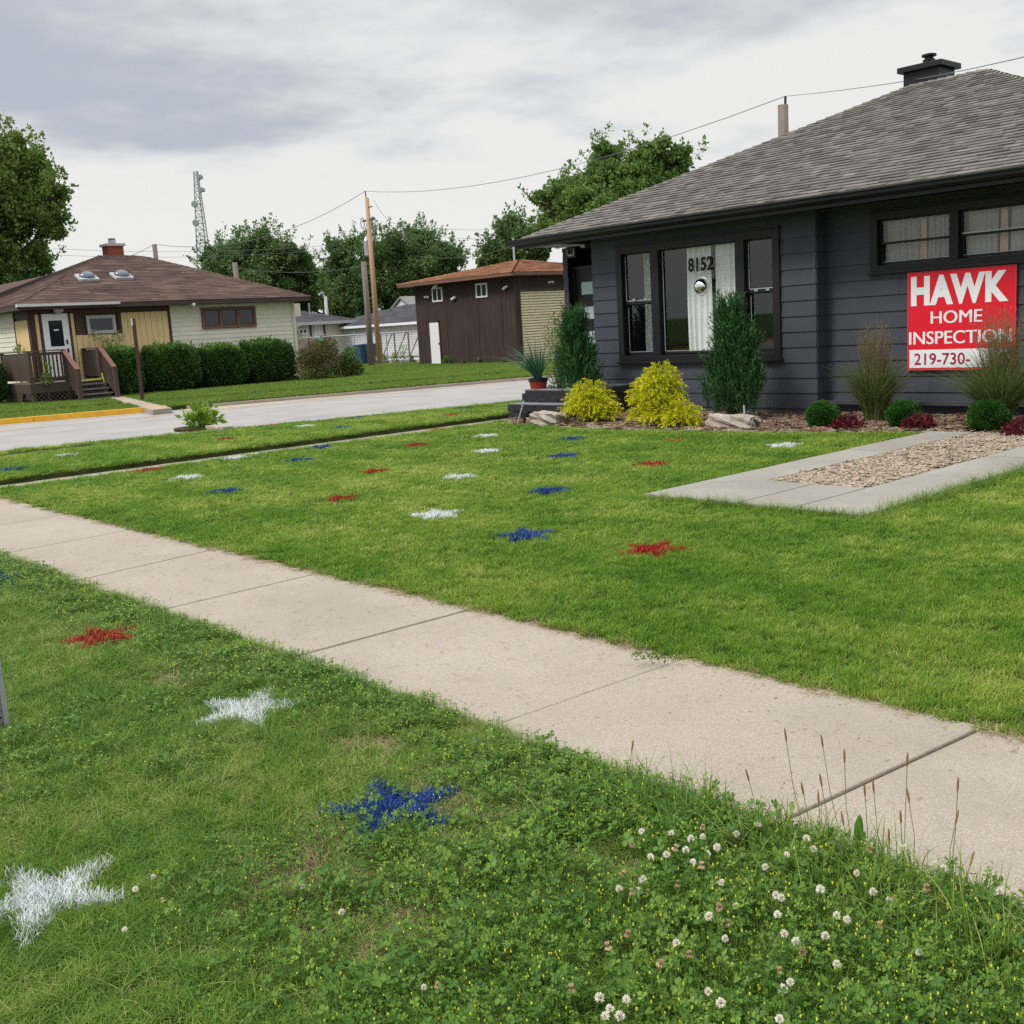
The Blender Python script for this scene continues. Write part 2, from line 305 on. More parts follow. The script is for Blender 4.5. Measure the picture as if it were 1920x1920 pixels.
# ------------------------------------------------------------------ object helpers
def tag(o, label=None, cat=None, group=None, kind=None):
    if label: o['label'] = label
    if cat: o['category'] = cat
    if group: o['group'] = group
    if kind: o['kind'] = kind
    return o
def thing(name, label, cat, loc=(0, 0, 0), rz=0, group=None):
    o = D.objects.new(name, None); C.objects.link(o); o.location = loc; o.rotation_euler = (0, 0, rz); o.empty_display_size = .1
    return tag(o, label, cat, group)
def link(name, me, parent=None):
    o = D.objects.new(name, me); C.objects.link(o)
    if parent is not None:
        o.parent = parent
    return o
class MB:
    """collects polygons (verts, faces, per-vertex random value)"""
    def __init__(s): s.v = []; s.f = []; s.r = []
    def add(s, vs, fs, r=None):
        b = len(s.v); s.v += [tuple(map(float, v)) for v in vs]; s.f += [tuple(b+i for i in f) for f in fs]; s.r += [random.random() if r is None else r]*len(vs); return s
    def box(s, a, b, r=None):
        x0, y0, z0 = a; x1, y1, z1 = b
        if x0 > x1: x0, x1 = x1, x0
        if y0 > y1: y0, y1 = y1, y0
        if z0 > z1: z0, z1 = z1, z0
        vs = [(x0, y0, z0), (x1, y0, z0), (x1, y1, z0), (x0, y1, z0), (x0, y0, z1), (x1, y0, z1), (x1, y1, z1), (x0, y1, z1)]
        return s.add(vs, [(0, 3, 2, 1), (4, 5, 6, 7), (0, 1, 5, 4), (1, 2, 6, 5), (2, 3, 7, 6), (3, 0, 4, 7)], r)
    def quad(s, a, b, c, d, r=None): return s.add([a, b, c, d], [(0, 1, 2, 3)], r)
    def poly(s, pts, r=None): return s.add(pts, [tuple(range(len(pts)))], r)
    def tube(s, pts, rad, n=8, r=None, cap=True):
        pts = [np.array(p, float) for p in pts]; m = len(pts)
        if not hasattr(rad, '__len__'): rad = [rad]*m
        vs = []; fs = []
        for i, p in enumerate(pts):
            t = pts[min(i+1, m-1)]-pts[max(i-1, 0)]; t = t/(np.linalg.norm(t)+1e-9)
            u = np.cross(t, (0, 0, 1) if abs(t[2]) < .9 else (1, 0, 0)); u /= np.linalg.norm(u); w = np.cross(t, u)
            for k in range(n):
                a = 2*PI*k/n; vs.append(p+rad[i]*(math.cos(a)*u+math.sin(a)*w))
        for i in range(m-1):
            for k in range(n):
                fs.append((i*n+k, i*n+(k+1) % n, (i+1)*n+(k+1) % n, (i+1)*n+k))
        if cap: fs += [tuple(range(n)), tuple(range((m-1)*n, m*n))[::-1]]
        return s.add(vs, fs, r)
    def beam(s, a, b, w, h, r=None):
        """rectangular bar from a to b; w horizontal, h vertical size"""
        a = np.array(a, float); b = np.array(b, float); t = (b-a)/np.linalg.norm(b-a)
        up = np.array((0, 0, 1.)) if abs(t[2]) < .95 else np.array((1., 0, 0))
        u = np.cross(t, up); u /= np.linalg.norm(u); v = np.cross(u, t)
        vs = [p+sx*u*w/2+sz*v*h/2 for p in (a, b) for sx, sz in ((-1, -1), (1, -1), (1, 1), (-1, 1))]
        return s.add(vs, [(0, 1, 2, 3), (7, 6, 5, 4), (0, 4, 5, 1), (1, 5, 6, 2), (2, 6, 7, 3), (3, 7, 4, 0)], r)
    def prism(s, poly, axis, a, b, r=None):
        """extrude 2-D outline along axis 'x' or 'y' or 'z' between a and b"""
        n = len(poly)
        def P(p, t): return (t, p[0], p[1]) if axis == 'x' else (p[0], t, p[1]) if axis == 'y' else (p[0], p[1], t)
        vs = [P(p, a) for p in poly]+[P(p, b) for p in poly]
        return s.add(vs, [tuple(range(n)), tuple(range(n, 2*n))[::-1]]+[(i, (i+1) % n, n+(i+1) % n, n+i) for i in range(n)], r)
    def lathe(s, prof, c, n=20, r=None):
        vs = []; fs = []; m = len(prof)
        for (rr, z) in prof:
            for k in range(n): vs.append((c[0]+rr*math.cos(2*PI*k/n), c[1]+rr*math.sin(2*PI*k/n), c[2]+z))
        for i in range(m-1):
            for k in range(n): fs.append((i*n+k, i*n+(k+1) % n, (i+1)*n+(k+1) % n, (i+1)*n+k))
        fs += [tuple(range(n))[::-1], tuple(range((m-1)*n, m*n))]
        return s.add(vs, fs, r)
    def build(s, name, mat, parent=None, smooth=False, bevel=0, fix=True):
        me = D.meshes.new(name); me.from_pydata(s.v, [], s.f)
        a = me.attributes.new('rnd', 'FLOAT', 'POINT'); a.data.foreach_set('value', np.array(s.r, np.float32))
        me.materials.append(M[mat] if isinstance(mat, str) else mat)
        if fix:
            bm = bmesh.new(); bm.from_mesh(me); bmesh.ops.recalc_face_normals(bm, faces=bm.faces); bm.to_mesh(me); bm.free()
        if smooth: me.polygons.foreach_set('use_smooth', [True]*len(me.polygons))
        o = link(name, me, parent)
        if bevel:
            md = o.modifiers.new('bevel', 'BEVEL'); md.width = bevel; md.segments = 2; md.limit_method = 'ANGLE'
        if parent is not None and parent.matrix_world is not None:
            o.matrix_parent_inverse = Matrix.LocRotScale(parent.location, parent.rotation_euler, None).inverted()
        return o
# parts are written in world coordinates; build() keeps them in place under their thing's Empty
def npmesh(name, V, F, rnd, mat, parent=None, hh=None, mats=None, mi=None, world=True):
    V = np.asarray(V, np.float32).reshape(-1, 3); F = np.asarray(F, np.int32); nf, k = F.shape
    me = D.meshes.new(name); me.vertices.add(len(V)); me.vertices.foreach_set('co', V.ravel())
    me.loops.add(nf*k); me.loops.foreach_set('vertex_index', F.ravel()); me.polygons.add(nf)
    me.polygons.foreach_set('loop_start', np.arange(0, nf*k, k, dtype=np.int32))
    a = me.attributes.new('rnd', 'FLOAT', 'POINT'); a.data.foreach_set('value', np.asarray(rnd, np.float32))
    if hh is not None:
        a = me.attributes.new('hh', 'FLOAT', 'POINT'); a.data.foreach_set('value', np.asarray(hh, np.float32))
    for m in (mats or [mat]): me.materials.append(M[m] if isinstance(m, str) else m)
    if mi is not None: me.polygons.foreach_set('material_index', np.asarray(mi, np.int32))
    me.update(calc_edges=True); me.validate()
    if name is None: return me
    o = link(name, me, parent)
    if parent is not None and world:
        o.matrix_parent_inverse = Matrix.LocRotScale(parent.location, parent.rotation_euler, None).inverted()
    return o
def unit(a): return a/(np.linalg.norm(a, axis=-1, keepdims=True)+1e-9)
def leaves_arrays(P, size, dirs=None, aspect=.55, jit=.8, rng=RNG):
    """diamond leaves, folded a little along the midrib"""
    n = len(P); size = np.broadcast_to(size, (n,))[:, None]
    d = unit(rng.normal(size=(n, 3))) if dirs is None else unit(dirs+jit*rng.normal(size=(n, 3)))
    u = unit(np.cross(d, rng.normal(size=(n, 3)))); w = np.cross(d, u)
    base = P; tip = P+d*size; mid = P+d*size*.45
    a = mid+u*size*aspect*.5+w*size*.08; b = mid-u*size*aspect*.5+w*size*.08
    V = np.stack([base, a, tip, b], 1).reshape(-1, 3)
    F = (np.arange(n)*4)[:, None]+np.array([0, 1, 2, 3]); return V, F
def leaf_obj(name, P, size, mat, parent=None, dirs=None, aspect=.55, jit=.8, rnd=None):
    V, F = leaves_arrays(np.asarray(P), size, dirs, aspect, jit)
    r = RNG.random(len(P)) if rnd is None else rnd
    return npmesh(name, V, F, np.repeat(r, 4), mat, parent)
def blades_arrays(P, height, width, lean, az=None, seg=3, curl=1.0, rng=RNG):
    """curved tapering blades as quad strips; returns V,F,hh"""
    n = len(P); height = np.broadcast_to(height, (n,)); width = np.broadcast_to(width, (n,)); lean = np.broadcast_to(lean, (n,))
    az = rng.random(n)*2*PI if az is None else az
    dx, dy = np.cos(az), np.sin(az); fa = az+PI/2+rng.normal(size=n)*.5; sx, sy = np.cos(fa), np.sin(fa)
    rows = []; hh = []
    for k in range(seg+1):
        t = k/seg; off = lean*height*(t**(1+curl)); z = height*(t-.35*lean*t*t)
        w = width*.5*(1-t**2.2)+width*.03
        c = np.stack([P[:, 0]+dx*off, P[:, 1]+dy*off, P[:, 2]+z], 1)
        s_ = np.stack([sx*w, sy*w, 0*w], 1); rows += [c-s_, c+s_]; hh += [t, t]
    V = np.stack(rows, 1).reshape(-1, 3); m = 2*(seg+1)
    F = np.concatenate([(np.arange(n)*m)[:, None]+np.array([2*k, 2*k+1, 2*k+3, 2*k+2]) for k in range(seg)])
    return V, F, np.tile(np.array(hh), n)
# ------------------------------------------------------------------ ground, road, pavements
def slab(name, poly, z0, z1, mat, kind='structure'):
    mb = MB(); mb.prism(poly, 'z', z0, z1, .5); o = mb.build(name, mat)
    if kind: o['kind'] = kind
    return o
mb = MB(); mb.quad((-900, -700, -.13), (700, -700, -.13), (700, 900, -.13), (-900, 900, -.13)); mb.build('ground', 'ground')['kind'] = 'structure'
NE = lambda y: min(-18.7+(y-5.6)*.228, -15.8)        # near kerb line of the road (x at y)
FE = lambda y: min(-27.5+(y-8.3)*.248, -22.6)        # far kerb line
ya, yb = -40, 140
mb = MB(); ys = np.linspace(ya, yb, 61)
for a, b in zip(ys[:-1], ys[1:]): mb.quad((FE(a), a, -.10), (NE(a), a, -.10), (NE(b), b, -.10), (FE(b), b, -.10))
mb.build('road', 'road')['kind'] = 'structure'
# gutter strips beside the kerbs, laid 4 mm above the road
mb = MB(); mb.quad((FE(12.3), 12.3, -.096), (FE(12.3)+1.3, 12.3, -.096), (FE(120)+1.3, 120, -.096), (FE(120), 120, -.096))
mb.quad((FE(-40), -40, -.096), (FE(-40)+.4, -40, -.096), (FE(11.9)+.4, 11.9, -.096), (FE(11.9), 11.9, -.096))
mb.quad((NE(-40)-.4, -40, -.096), (NE(-40), -40, -.096), (NE(120), 120, -.096), (NE(120)-.4, 120, -.096)); mb.build('road_gutter', 'gutter')['kind'] = 'structure'
def kerb(name, f, s, y0, y1, mat, z=.02):
    mb = MB(); n = max(1, int((y1-y0)/3)); yy = np.linspace(y0, y1, n+1)
    for a, b in zip(yy[:-1], yy[1:]):
        b2 = b-.012
        vs = [(f(a), a, -.12), (f(b2), b2, -.12), (f(b2), b2, z), (f(a), a, z), (f(a)+s*.16, a, -.12), (f(b2)+s*.16, b2, -.12), (f(b2)+s*.16, b2, z), (f(a)+s*.16, a, z)]
        mb.add(vs, [(0, 1, 2, 3), (4, 7, 6, 5), (3, 2, 6, 7), (0, 3, 7, 4), (1, 5, 6, 2), (0, 4, 5, 1)])
    o = mb.build(name, mat); o['kind'] = 'structure'
kerb('kerb', FE, -1, 12.6, 120, 'gutter', -.02); kerb('kerb', NE, 1, -40, 120, 'gutter', .0)
kerb('yellow_kerb', FE, -1, -40, 12.1, 'yellow', .035)
# front sidewalk: single slabs with open joints
mb = MB()
jn = [(3.0, 3.0), (1.25, 1.3), (-.25, -.2), (-1.81, -1.69), (-3.09, -3.04), (-4.55, -4.52), (-6.03, -6.07), (-7.33, -7.5), (-8.9, -9.0), (-10.4, -10.5), (-11.9, -12.0), (-13.4, -13.5), (-14.9, -15), (-16.4, -16.5), (-18, -18)]
for i in range(len(jn)-1):
    dz = [-.004, .004, 0, .003, -.003][i % 5] if i < 5 else 0; g = .004; gl = .012 if i == 3 else .013 if i == 4 else .010 if i < 5 else .018
    g0_ = .012 if i == 2 else .013 if i == 3 else .010 if i < 5 else .018
    mb.prism([(jn[i+1][0]+g0_*.5, 2.50), (jn[i][0]-gl*.5, 2.50), (jn[i][1]-gl*.5, 3.69), (jn[i+1][1]+g0_*.5, 3.69)], 'z', -.12, -.008+dz, .5)
mb.build('sidewalk', 'walk', bevel=.008)['kind'] = 'structure'
# side sidewalk at right angles
mb = MB()
for k in range(30):
    mb.box((-14.45, 3.72+1.5*k, -.125), (-13.3, 3.72+1.5*k+1.485, -.075), .5)
mb.box((-18.0, 4.6, -.11), (-17.4, 6.8, -.03), .5)
mb.build('side_sidewalk', 'walk', bevel=.006)['kind'] = 'structure'
mb = MB(); mb.box((-6, -6, -.125), (0, -6, -.12))
slab('verge_lawn', [(-18, -8), (5, -8), (5, 2.47), (-18, 2.47)], -.12, -.012, 'lawnbase')
slab('front_lawn', [(-13.27, 3.72), (5, 3.72), (5, 26), (-13.27, 26)], -.12, -.010, 'lawnbase')
slab('parkway_lawn', [(-14.30, 3.75), (-14.30, 70), (NE(70)+.17, 70), (NE(18.3)+.17, 18.3), (NE(3.75)+.17, 3.75)], -.12, -.008, 'lawnbase')
FS0 = lambda y: FE(y)-3.0; FS1 = lambda y: FE(y)-4.1
def strip(name, f0, f1, y0, y1, z0, z1, mat):
    mb = MB(); mb.prism([(f0(y0), y0), (f0(28.05), 28.05), (f0(y1), y1), (f1(y1), y1), (f1(28.05), 28.05), (f1(y0), y0)], 'z', z0, z1, .5); mb.build(name, mat)['kind'] = 'structure'
strip('far_verge_lawn', lambda y: FE(y)-.17, lambda y: FS0(y)-.0, -30, 100, -.12, .0, 'lawnbase')
strip('far_sidewalk', lambda y: FS0(y)-.02, lambda y: FS1(y), -30, 100, -.125, -.10, 'walk')
strip('far_yard_lawn', lambda y: FS1(y)-.02, lambda y: -75, -30, 100, -.12, .0, 'lawnbase')
pth = [G(188, 744)[:2], G(224, 743)[:2], G(322, 767)[:2], G(286, 771)[:2]]
slab('path', [tuple(p) for p in pth], -.11, .03, 'walk')
slab('alley_apron', [tuple(PY(670, 684, 30)[:2]-np.array([1, 0])), tuple(G(785, 684)[:2]), (-40.8, 42), (-60, 42)], -.1, .02, 'gutter')

# grey paver frame with pebbles in the front lawn
mb = MB()
cols = [(-6.16, -5.68), (-5.67, -5.19), (-5.18, -4.70), (-4.69, -4.10)]
for i, (a, b) in enumerate(cols):
    if i in (1, 2): mb.box((a, 6.98, -.1), (b, 8.05, .032-.002*i), .5)
for a, b in (cols[0], cols[3]):
    for y0, y1 in ((6.98, 8.9), (8.91, 10.2), (10.21, 11.2), (11.21, 12.0)):
        mb.box((a, y0, -.1), (b, y1, .03+.004*math.sin(y0*7)), .5)
mb.build('paver_path', 'slabgrey', bevel=.006)['kind'] = 'structure'
slab('gravel_base', [(-5.66, 8.06), (-4.71, 8.06), (-4.71, 12.0), (-5.66, 12.0)], -.1, .012, 'gravelbase')
bed = [(-13.25, 11.75), (-12.7, 11.3), (-11.9, 11.35), (-11.2, 11.15), (-10.3, 11.1), (-9.6, 11.3), (-8.7, 11.35), (-7.9, 11.55), (-7.2, 11.7), (-6.5, 11.95), (-6.0, 12.02), (-2.5, 12.02), (-2.5, 13.9), (-13.25, 13.9)]
slab('planting_bed', bed, -.1, .015, 'gravelbase')

# ------------------------------------------------------------------ building helpers
def rect_minus(r, holes):
    out = [r]
    for h in holes:
        nw = []
        for (a, b, c, d) in out:
            if h[1] <= a or h[0] >= b or h[3] <= c or h[2] >= d: nw.append((a, b, c, d)); continue
            if h[0] > a: nw.append((a, h[0], c, d))
            if h[1] < b: nw.append((h[1], b, c, d))
            m0, m1 = max(a, h[0]), min(b, h[1])
            if h[2] > c: nw.append((m0, m1, c, h[2]))
            if h[3] < d: nw.append((m0, m1, h[3], d))
        out = nw
    return out
def lap(mb, A, B, z0, z1, nrm, exp=.22, holes=(), t0=.004, t1=.020, seams=True):
    """lap siding between ground points A and B, outward normal nrm; holes in (u, z)"""
    A = np.array(A, float); B = np.array(B, float); Lg = np.linalg.norm(B-A); u = (B-A)/Lg; nrm = np.array(nrm, float)
    z = z0
    while z < z1-.01:
        zb = min(z+exp, z1); cuts = [0]
        if seams:
            p = random.uniform(.8, 3.6)
            while p < Lg-.4: cuts.append(p); p += random.uniform(2.4, 3.7)
        cuts.append(Lg)
        for a, b in zip(cuts[:-1], cuts[1:]):
            bb = b-.003 if b < Lg else b
            for (ua, ub, za, zc) in rect_minus((a, bb, z, zb), holes):
                def P(uu, zz, back=False):
                    t = 0 if back else t1+(t0-t1)*(zz-z)/exp
                    q = A+u*uu+nrm*t; return (q[0], q[1], zz)
                vs = [P(ua, za), P(ub, za), P(ub, zc), P(ua, zc), P(ua, za, 1), P(ub, za, 1), P(ub, zc, 1), P(ua, zc, 1)]
                mb.add(vs, [(0, 1, 2, 3), (0, 4, 5, 1), (3, 2, 6, 7), (0, 3, 7, 4), (1, 5, 6, 2)])
        z = zb
def backing(mb, A, B, z0, z1, nrm, holes=(), th=.1):
    A = np.array(A, float); B = np.array(B, float); Lg = np.linalg.norm(B-A); u = (B-A)/Lg; nrm = np.array(nrm, float)
    for (ua, ub, za, zc) in rect_minus((0, Lg, z0, z1), holes):
        vs = []
        for t in (-.001, -th):
            for uu, zz in ((ua, za), (ub, za), (ub, zc), (ua, zc)):
                q = A+u*uu+nrm*t; vs.append((q[0], q[1], zz))
        mb.add(vs, [(0, 1, 2, 3), (7, 6, 5, 4), (0, 4, 5, 1), (1, 5, 6, 2), (2, 6, 7, 3), (3, 7, 4, 0)], .5)
def shingles(mb, A, B, Tr, Tl, course=.14, tab=.30, lift=.012, jit=.25):
    """A-B eave line, Tl above A, Tr above B (may coincide)"""
    A, B, Tr, Tl = [np.array(p, float) for p in (A, B, Tr, Tl)]
    e = unit(B-A); n_ = np.cross(e, Tl-A); n_ = unit(n_); n_ = n_ if n_[2] > 0 else -n_
    up = unit(np.cross(n_, e)); up = up if up[2] > 0 else -up
    H = np.dot(Tl-A, up); rows = max(1, int(H/course)); 
    def lr(h):
        f = h/H; l = A+(Tl-A)*f; r = B+(Tr-B)*f; return np.dot(l-A, e), np.dot(r-A, e)
    for k in range(rows):
        h0, h1 = H*k/rows, H*(k+1)/rows; l0, r0 = lr(h0); l1, r1 = lr(h1)
        p = min(l0, l1)-random.random()*tab; cuts = [p]
        while cuts[-1] < max(r0, r1): cuts.append(cuts[-1]+tab*random.uniform(1-jit, 1+jit))
        for a, b in zip(cuts[:-1], cuts[1:]):
            a0, b0 = max(a, l0), min(b, r0); a1, b1 = max(a, l1), min(b, r1)
            if b0 <= a0 and b1 <= a1: continue
            if b0 < a0: a0 = b0 = min(max((a0+b0)/2, l0), r0)
            if b1 < a1: a1 = b1 = min(max((a1+b1)/2, l1), r1)
            lf = lift*random.uniform(.7, 1.5)
            def Q(uu, hh, t): return A+e*uu+up*hh+n_*t
            vs = [Q(a0, h0, lf), Q(b0, h0, lf), Q(b1, h1, .003), Q(a1, h1, .003), Q(a0, h0, -.002), Q(b0, h0, -.002)]
            fs = [(0, 1, 5, 4)]
            if b1-a1 > .001: fs.append((0, 1, 2, 3))
            else: fs.append((0, 1, 2))
            mb.add(vs, fs)
def hipcaps(mb, p, q, w=.14, step=.16, lift=.022):
    p = np.array(p, float); q = np.array(q, float); Lg = np.linalg.norm(q-p); d = (q-p)/Lg; s_ = unit(np.cross(d, (0, 0, 1.)))
    n = int(Lg/step)
    for k in range(n):
        a = p+d*(k*step); b = p+d*((k+1.15)*step); l0, l1 = lift*1.5, lift*.6
        dz = np.array((0, 0, 1.))
        vs = [a+dz*l0, b+dz*l1, a+s_*w/2+dz*(l0-.05), b+s_*w/2+dz*(l1-.05), a-s_*w/2+dz*(l0-.05), b-s_*w/2+dz*(l1-.05)]
        mb.add(vs, [(0, 1, 3, 2), (0, 4, 5, 1)])
def text_part(name, s, x0, x1, z0, z1, y, depth, bold, mat, parent, layers=0):
    cu = D.curves.new(name+'_c', 'FONT'); cu.body = s; cu.extrude = depth; cu.offset = bold; cu.resolution_u = 4; cu.space_character = 1.0+bold*2.2
    t = D.objects.new(name+'_c', cu); C.objects.link(t); dg = bpy.context.evaluated_depsgraph_get()
    me = D.meshes.new_from_object(t.evaluated_get(dg)); D.objects.remove(t); me.name = name
    v = np.zeros(len(me.vertices)*3, np.float32); me.vertices.foreach_get('co', v); v = v.reshape(-1, 3)
    mn, mx = v.min(0), v.max(0)
    w = np.empty_like(v); w[:, 0] = x0+(v[:, 0]-mn[0])/(mx[0]-mn[0])*(x1-x0); w[:, 2] = z0+(v[:, 1]-mn[1])/(mx[1]-mn[1])*(z1-z0)
    w[:, 1] = y-(v[:, 2]-mn[2])
    if layers:
        bm = bmesh.new()
        for k, dx in enumerate((-layers, 0, layers)):
            m2 = me.copy(); w2 = w.copy(); w2[:, 0] += dx; w2[:, 1] -= .0007*k; m2.vertices.foreach_set('co', w2.ravel()); bm.from_mesh(m2); D.meshes.remove(m2)
        bm.to_mesh(me); bm.free(); w = None
    if w is not None: me.vertices.foreach_set('co', w.ravel())
    me.materials.clear(); me.materials.append(M[mat]); me.update()
    o = link(name, me, parent); o.matrix_parent_inverse = Matrix.LocRotScale(parent.location, parent.rotation_euler, None).inverted(); return o

# ------------------------------------------------------------------ dark blue house
YW, YR = 13.60, 13.88
XL, XC, XE = -12.96, -8.68, -4.0
ZT = 2.84
house = thing('house', 'dark blue grey bungalow with black trim and grey hip roof behind the planting bed', 'house', (-8.9, 15, 0))
W1 = (-12.30, -9.34, .90, 2.58)     # opening of the picture window group
W2 = (-7.90, -4.6, 2.02, 2.66)
mb = MB()
lap(mb, (XL, YW), (XC, YW), -.118, ZT, (0, -1), .218, [(W1[0]-XL, W1[1]-XL, W1[2], W1[3])])
lap(mb, (XC, YR), (XE, YR), -.118, ZT, (0, -1), .218, [(W2[0]-XC, W2[1]-XC, W2[2], W2[3])])
lap(mb, (XC, YW), (XC, YR), -.118, ZT, (1, 0), .218, seams=False)
lap(mb, (XE, YR), (XE, 21.8), -.118, ZT, (1, 0), .218)
lap(mb, (-13.8, 13.76), (-13.69, 13.76), -.118, ZT-.06, (0, -1), .218, seams=False)
lap(mb, (-13.8, 22.0), (-13.8, 13.76), -.118, ZT-.06, (-1, 0), .218, seams=False)
mb.build('siding', 'navy', house)
mb = MB(); backing(mb, (XL, YW), (XC, YW), 0, ZT, (0, -1), [(W1[0]-XL, W1[1]-XL, W1[2], W1[3])])
backing(mb, (XC-.1, YR), (XE-.002, YR), 0, ZT, (0, -1), [(W2[0]-XC+.1, W2[1]-XC+.1, W2[2], W2[3])])
mb.box((XC-.1, YW+.101, 0), (XC-.002, YR-.001, ZT)); mb.box((XL+.002, YW+.101, 0), (XL+.1, 14.1, ZT)); mb.box((XE-.1, YR+.1, 0), (XE-.002, 21.9, ZT)); mb.box((-13.798, 13.765, 0), (-13.70, 21.9, ZT-.06)); mb.box((-13.7, 21.8, 0), (XE-.1, 21.9, ZT))
mb.box((-13.69, 14.2, 2.45), (XL+.1, 14.3, ZT)); mb.box((XL+.1, 14.1, 0), (XL+.2, 14.3, ZT))
mb.build('foundation_wall', 'black', house)
# rooms behind the glass
mb = MB(); mb.box((-12.7, 17.0, .2), (XE-.2, 17.05, ZT)); mb.box((-12.75, 14.3, .2), (-12.7, 17, ZT)); mb.box((-12.7, 13.75, .15), (XE-.2, 17, .2)); mb.box((-12.7, 13.75, ZT-.02), (XE-.2, 17, ZT)); mb.box((-8.95, 14.1, .2), (-8.9, 17, ZT)); mb.box((XE-.2, 14, .2), (XE-.15, 17, ZT))
mb.build('interior_room', 'interior', house)
mb = MB(); mb.box((-9.78, 14.2, 1.9), (-9.3, 14.24, 2.3)); mb.build('wall_picture', plain('orange_furniture', (.30, .12, .03), .7), house)

def casing(mb, x0, x1, z0, z1, y, w, t=.045, sill=True):
    mb.box((x0, y-t, z0), (x0+w, y-.001, z1)); mb.box((x1-w, y-t, z0), (x1, y-.001, z1)); mb.box((x0+w, y-t, z1-w), (x1-w, y-.001, z1)); mb.box((x0+w, y-t, z0), (x1-w, y-.001, z0+w*.8))
    if sill: mb.box((x0-.03, y-t-.035, z0-.035), (x1+.03, y-.001, z0-.001)); mb.box((x0-.02, y-t-.025, z1+.001), (x1+.02, y-.001, z1+.025))
def sash(mb, x0, x1, z0, z1, y, w=.035, t=.03):
    mb.box((x0, y, z0), (x0+w, y+t, z1)); mb.box((x1-w, y, z0), (x1, y+t, z1)); mb.box((x0+w, y, z1-w), (x1-w, y+t, z1)); mb.box((x0+w, y, z0), (x1-w, y+t, z0+w))
# picture window group
mb = MB(); casing(mb, -12.39, -9.25, .82, 2.66, YW, .115, .05)
for a, b in ((-11.66, -11.50), (-10.02, -9.86)): mb.box((a, YW-.046, .92), (b, YW+.10, 2.55))
mb.box((-12.28, YW+.06, .901), (-9.36, YW+.12, .93)); frame = mb.build('window', 'black', house, bevel=.003); frame['label'] = 'large three part picture window with white curtains'
mb = MB(); sash(mb, -12.28, -11.66, .93, 1.76, YW+.055); sash(mb, -12.28, -11.66, 1.74, 2.56, YW+.02); sash(mb, -9.86, -9.36, .93, 1.80, YW+.055); sash(mb, -9.86, -9.36, 1.78, 2.56, YW+.02); sash(mb, -11.50, -10.02, .93, 2.56, YW+.03, .03)
mb.build('sash', 'black', frame)
mb = MB()
for (a, b, c, d, yy) in ((-12.245, -11.695, .965, 1.725, .07), (-12.245, -11.695, 1.775, 2.525, .035), (-9.825, -9.395, .965, 1.765, .07), (-9.825, -9.395, 1.815, 2.525, .035), (-11.47, -10.05, .96, 2.53, .045)):
    mb.quad((a, YW+yy, c), (b, YW+yy, c), (b, YW+yy, d), (a, YW+yy, d))
mb.build('pane', 'glass', frame, fix=False)
mb = MB()      # thin pale reveal strips of the old aluminium storms
for (a, b, c, d, yy) in ((-12.243, -12.232, .98, 1.70, .062), (-12.243, -12.232, 1.80, 2.5, .028), (-11.468, -11.455, .97, 2.52, .038), (-9.823, -9.812, .98, 1.74, .062), (-9.823, -9.812, 1.84, 2.5, .028)): mb.box((a, YW+yy-.006, c), (b, YW+yy-.001, d))
mb.box((-11.45, YW+.032, .965), (-10.06, YW+.036, .975)); mb.box((-12.23, YW+.022, 1.79), (-11.71, YW+.028, 1.802)); mb.box((-9.81, YW+.022, 1.83), (-9.41, YW+.028, 1.842)); mb.box((-12.23, YW+.054, .966), (-11.71, YW+.06, .976))
for x in (-12.1, -11.85, -9.72, -9.52): mb.box((x, YW+.004, 1.80), (x+.06, YW+.02, 1.825))
mb.build('storm_edge', 'galv', frame)
def curtain(name, x0, x1, z0, z1, y, waves, amp, mat, parent, n=120):
    xs = np.linspace(x0, x1, n); ph = random.random()*6
    yy = y+amp*np.sin((xs-x0)/(x1-x0)*waves*2*PI+ph+.6*np.sin(xs*9))*(.6+.4*np.sin(xs*5+ph))
    V = []; F = []
    zs = np.linspace(z0, z1, 5)
    for j, z in enumerate(zs):
        k = 1+.1*math.sin(j)
        for i in range(n): V.append((xs[i]+.01*math.sin(z*3+i*.3), y+(yy[i]-y)*k, z))
    for j in range(4):
        for i in range(n-1): F.append((j*n+i, j*n+i+1, (j+1)*n+i+1, (j+1)*n+i))
    o = npmesh(name, V, F, np.full(len(V), .5), mat, parent)
    o.data.polygons.foreach_set('use_smooth', [True]*len(F)); return o
curtain('curtain', -11.10, -10.60, .75, 2.60, YW+.16, 5, .03, 'curtain', frame)
curtain('curtain', -10.54, -10.02, .75, 2.60, YW+.17, 5, .035, 'curtain', frame)
curtain('curtain', -12.28, -12.12, .75, 2.60, YW+.5, 3, .02, 'curtain', frame, 50)
text_part('house_number', '8152', -10.95, -10.48, 2.165, 2.375, YW+.03, .002, .035, 'numblack', house)
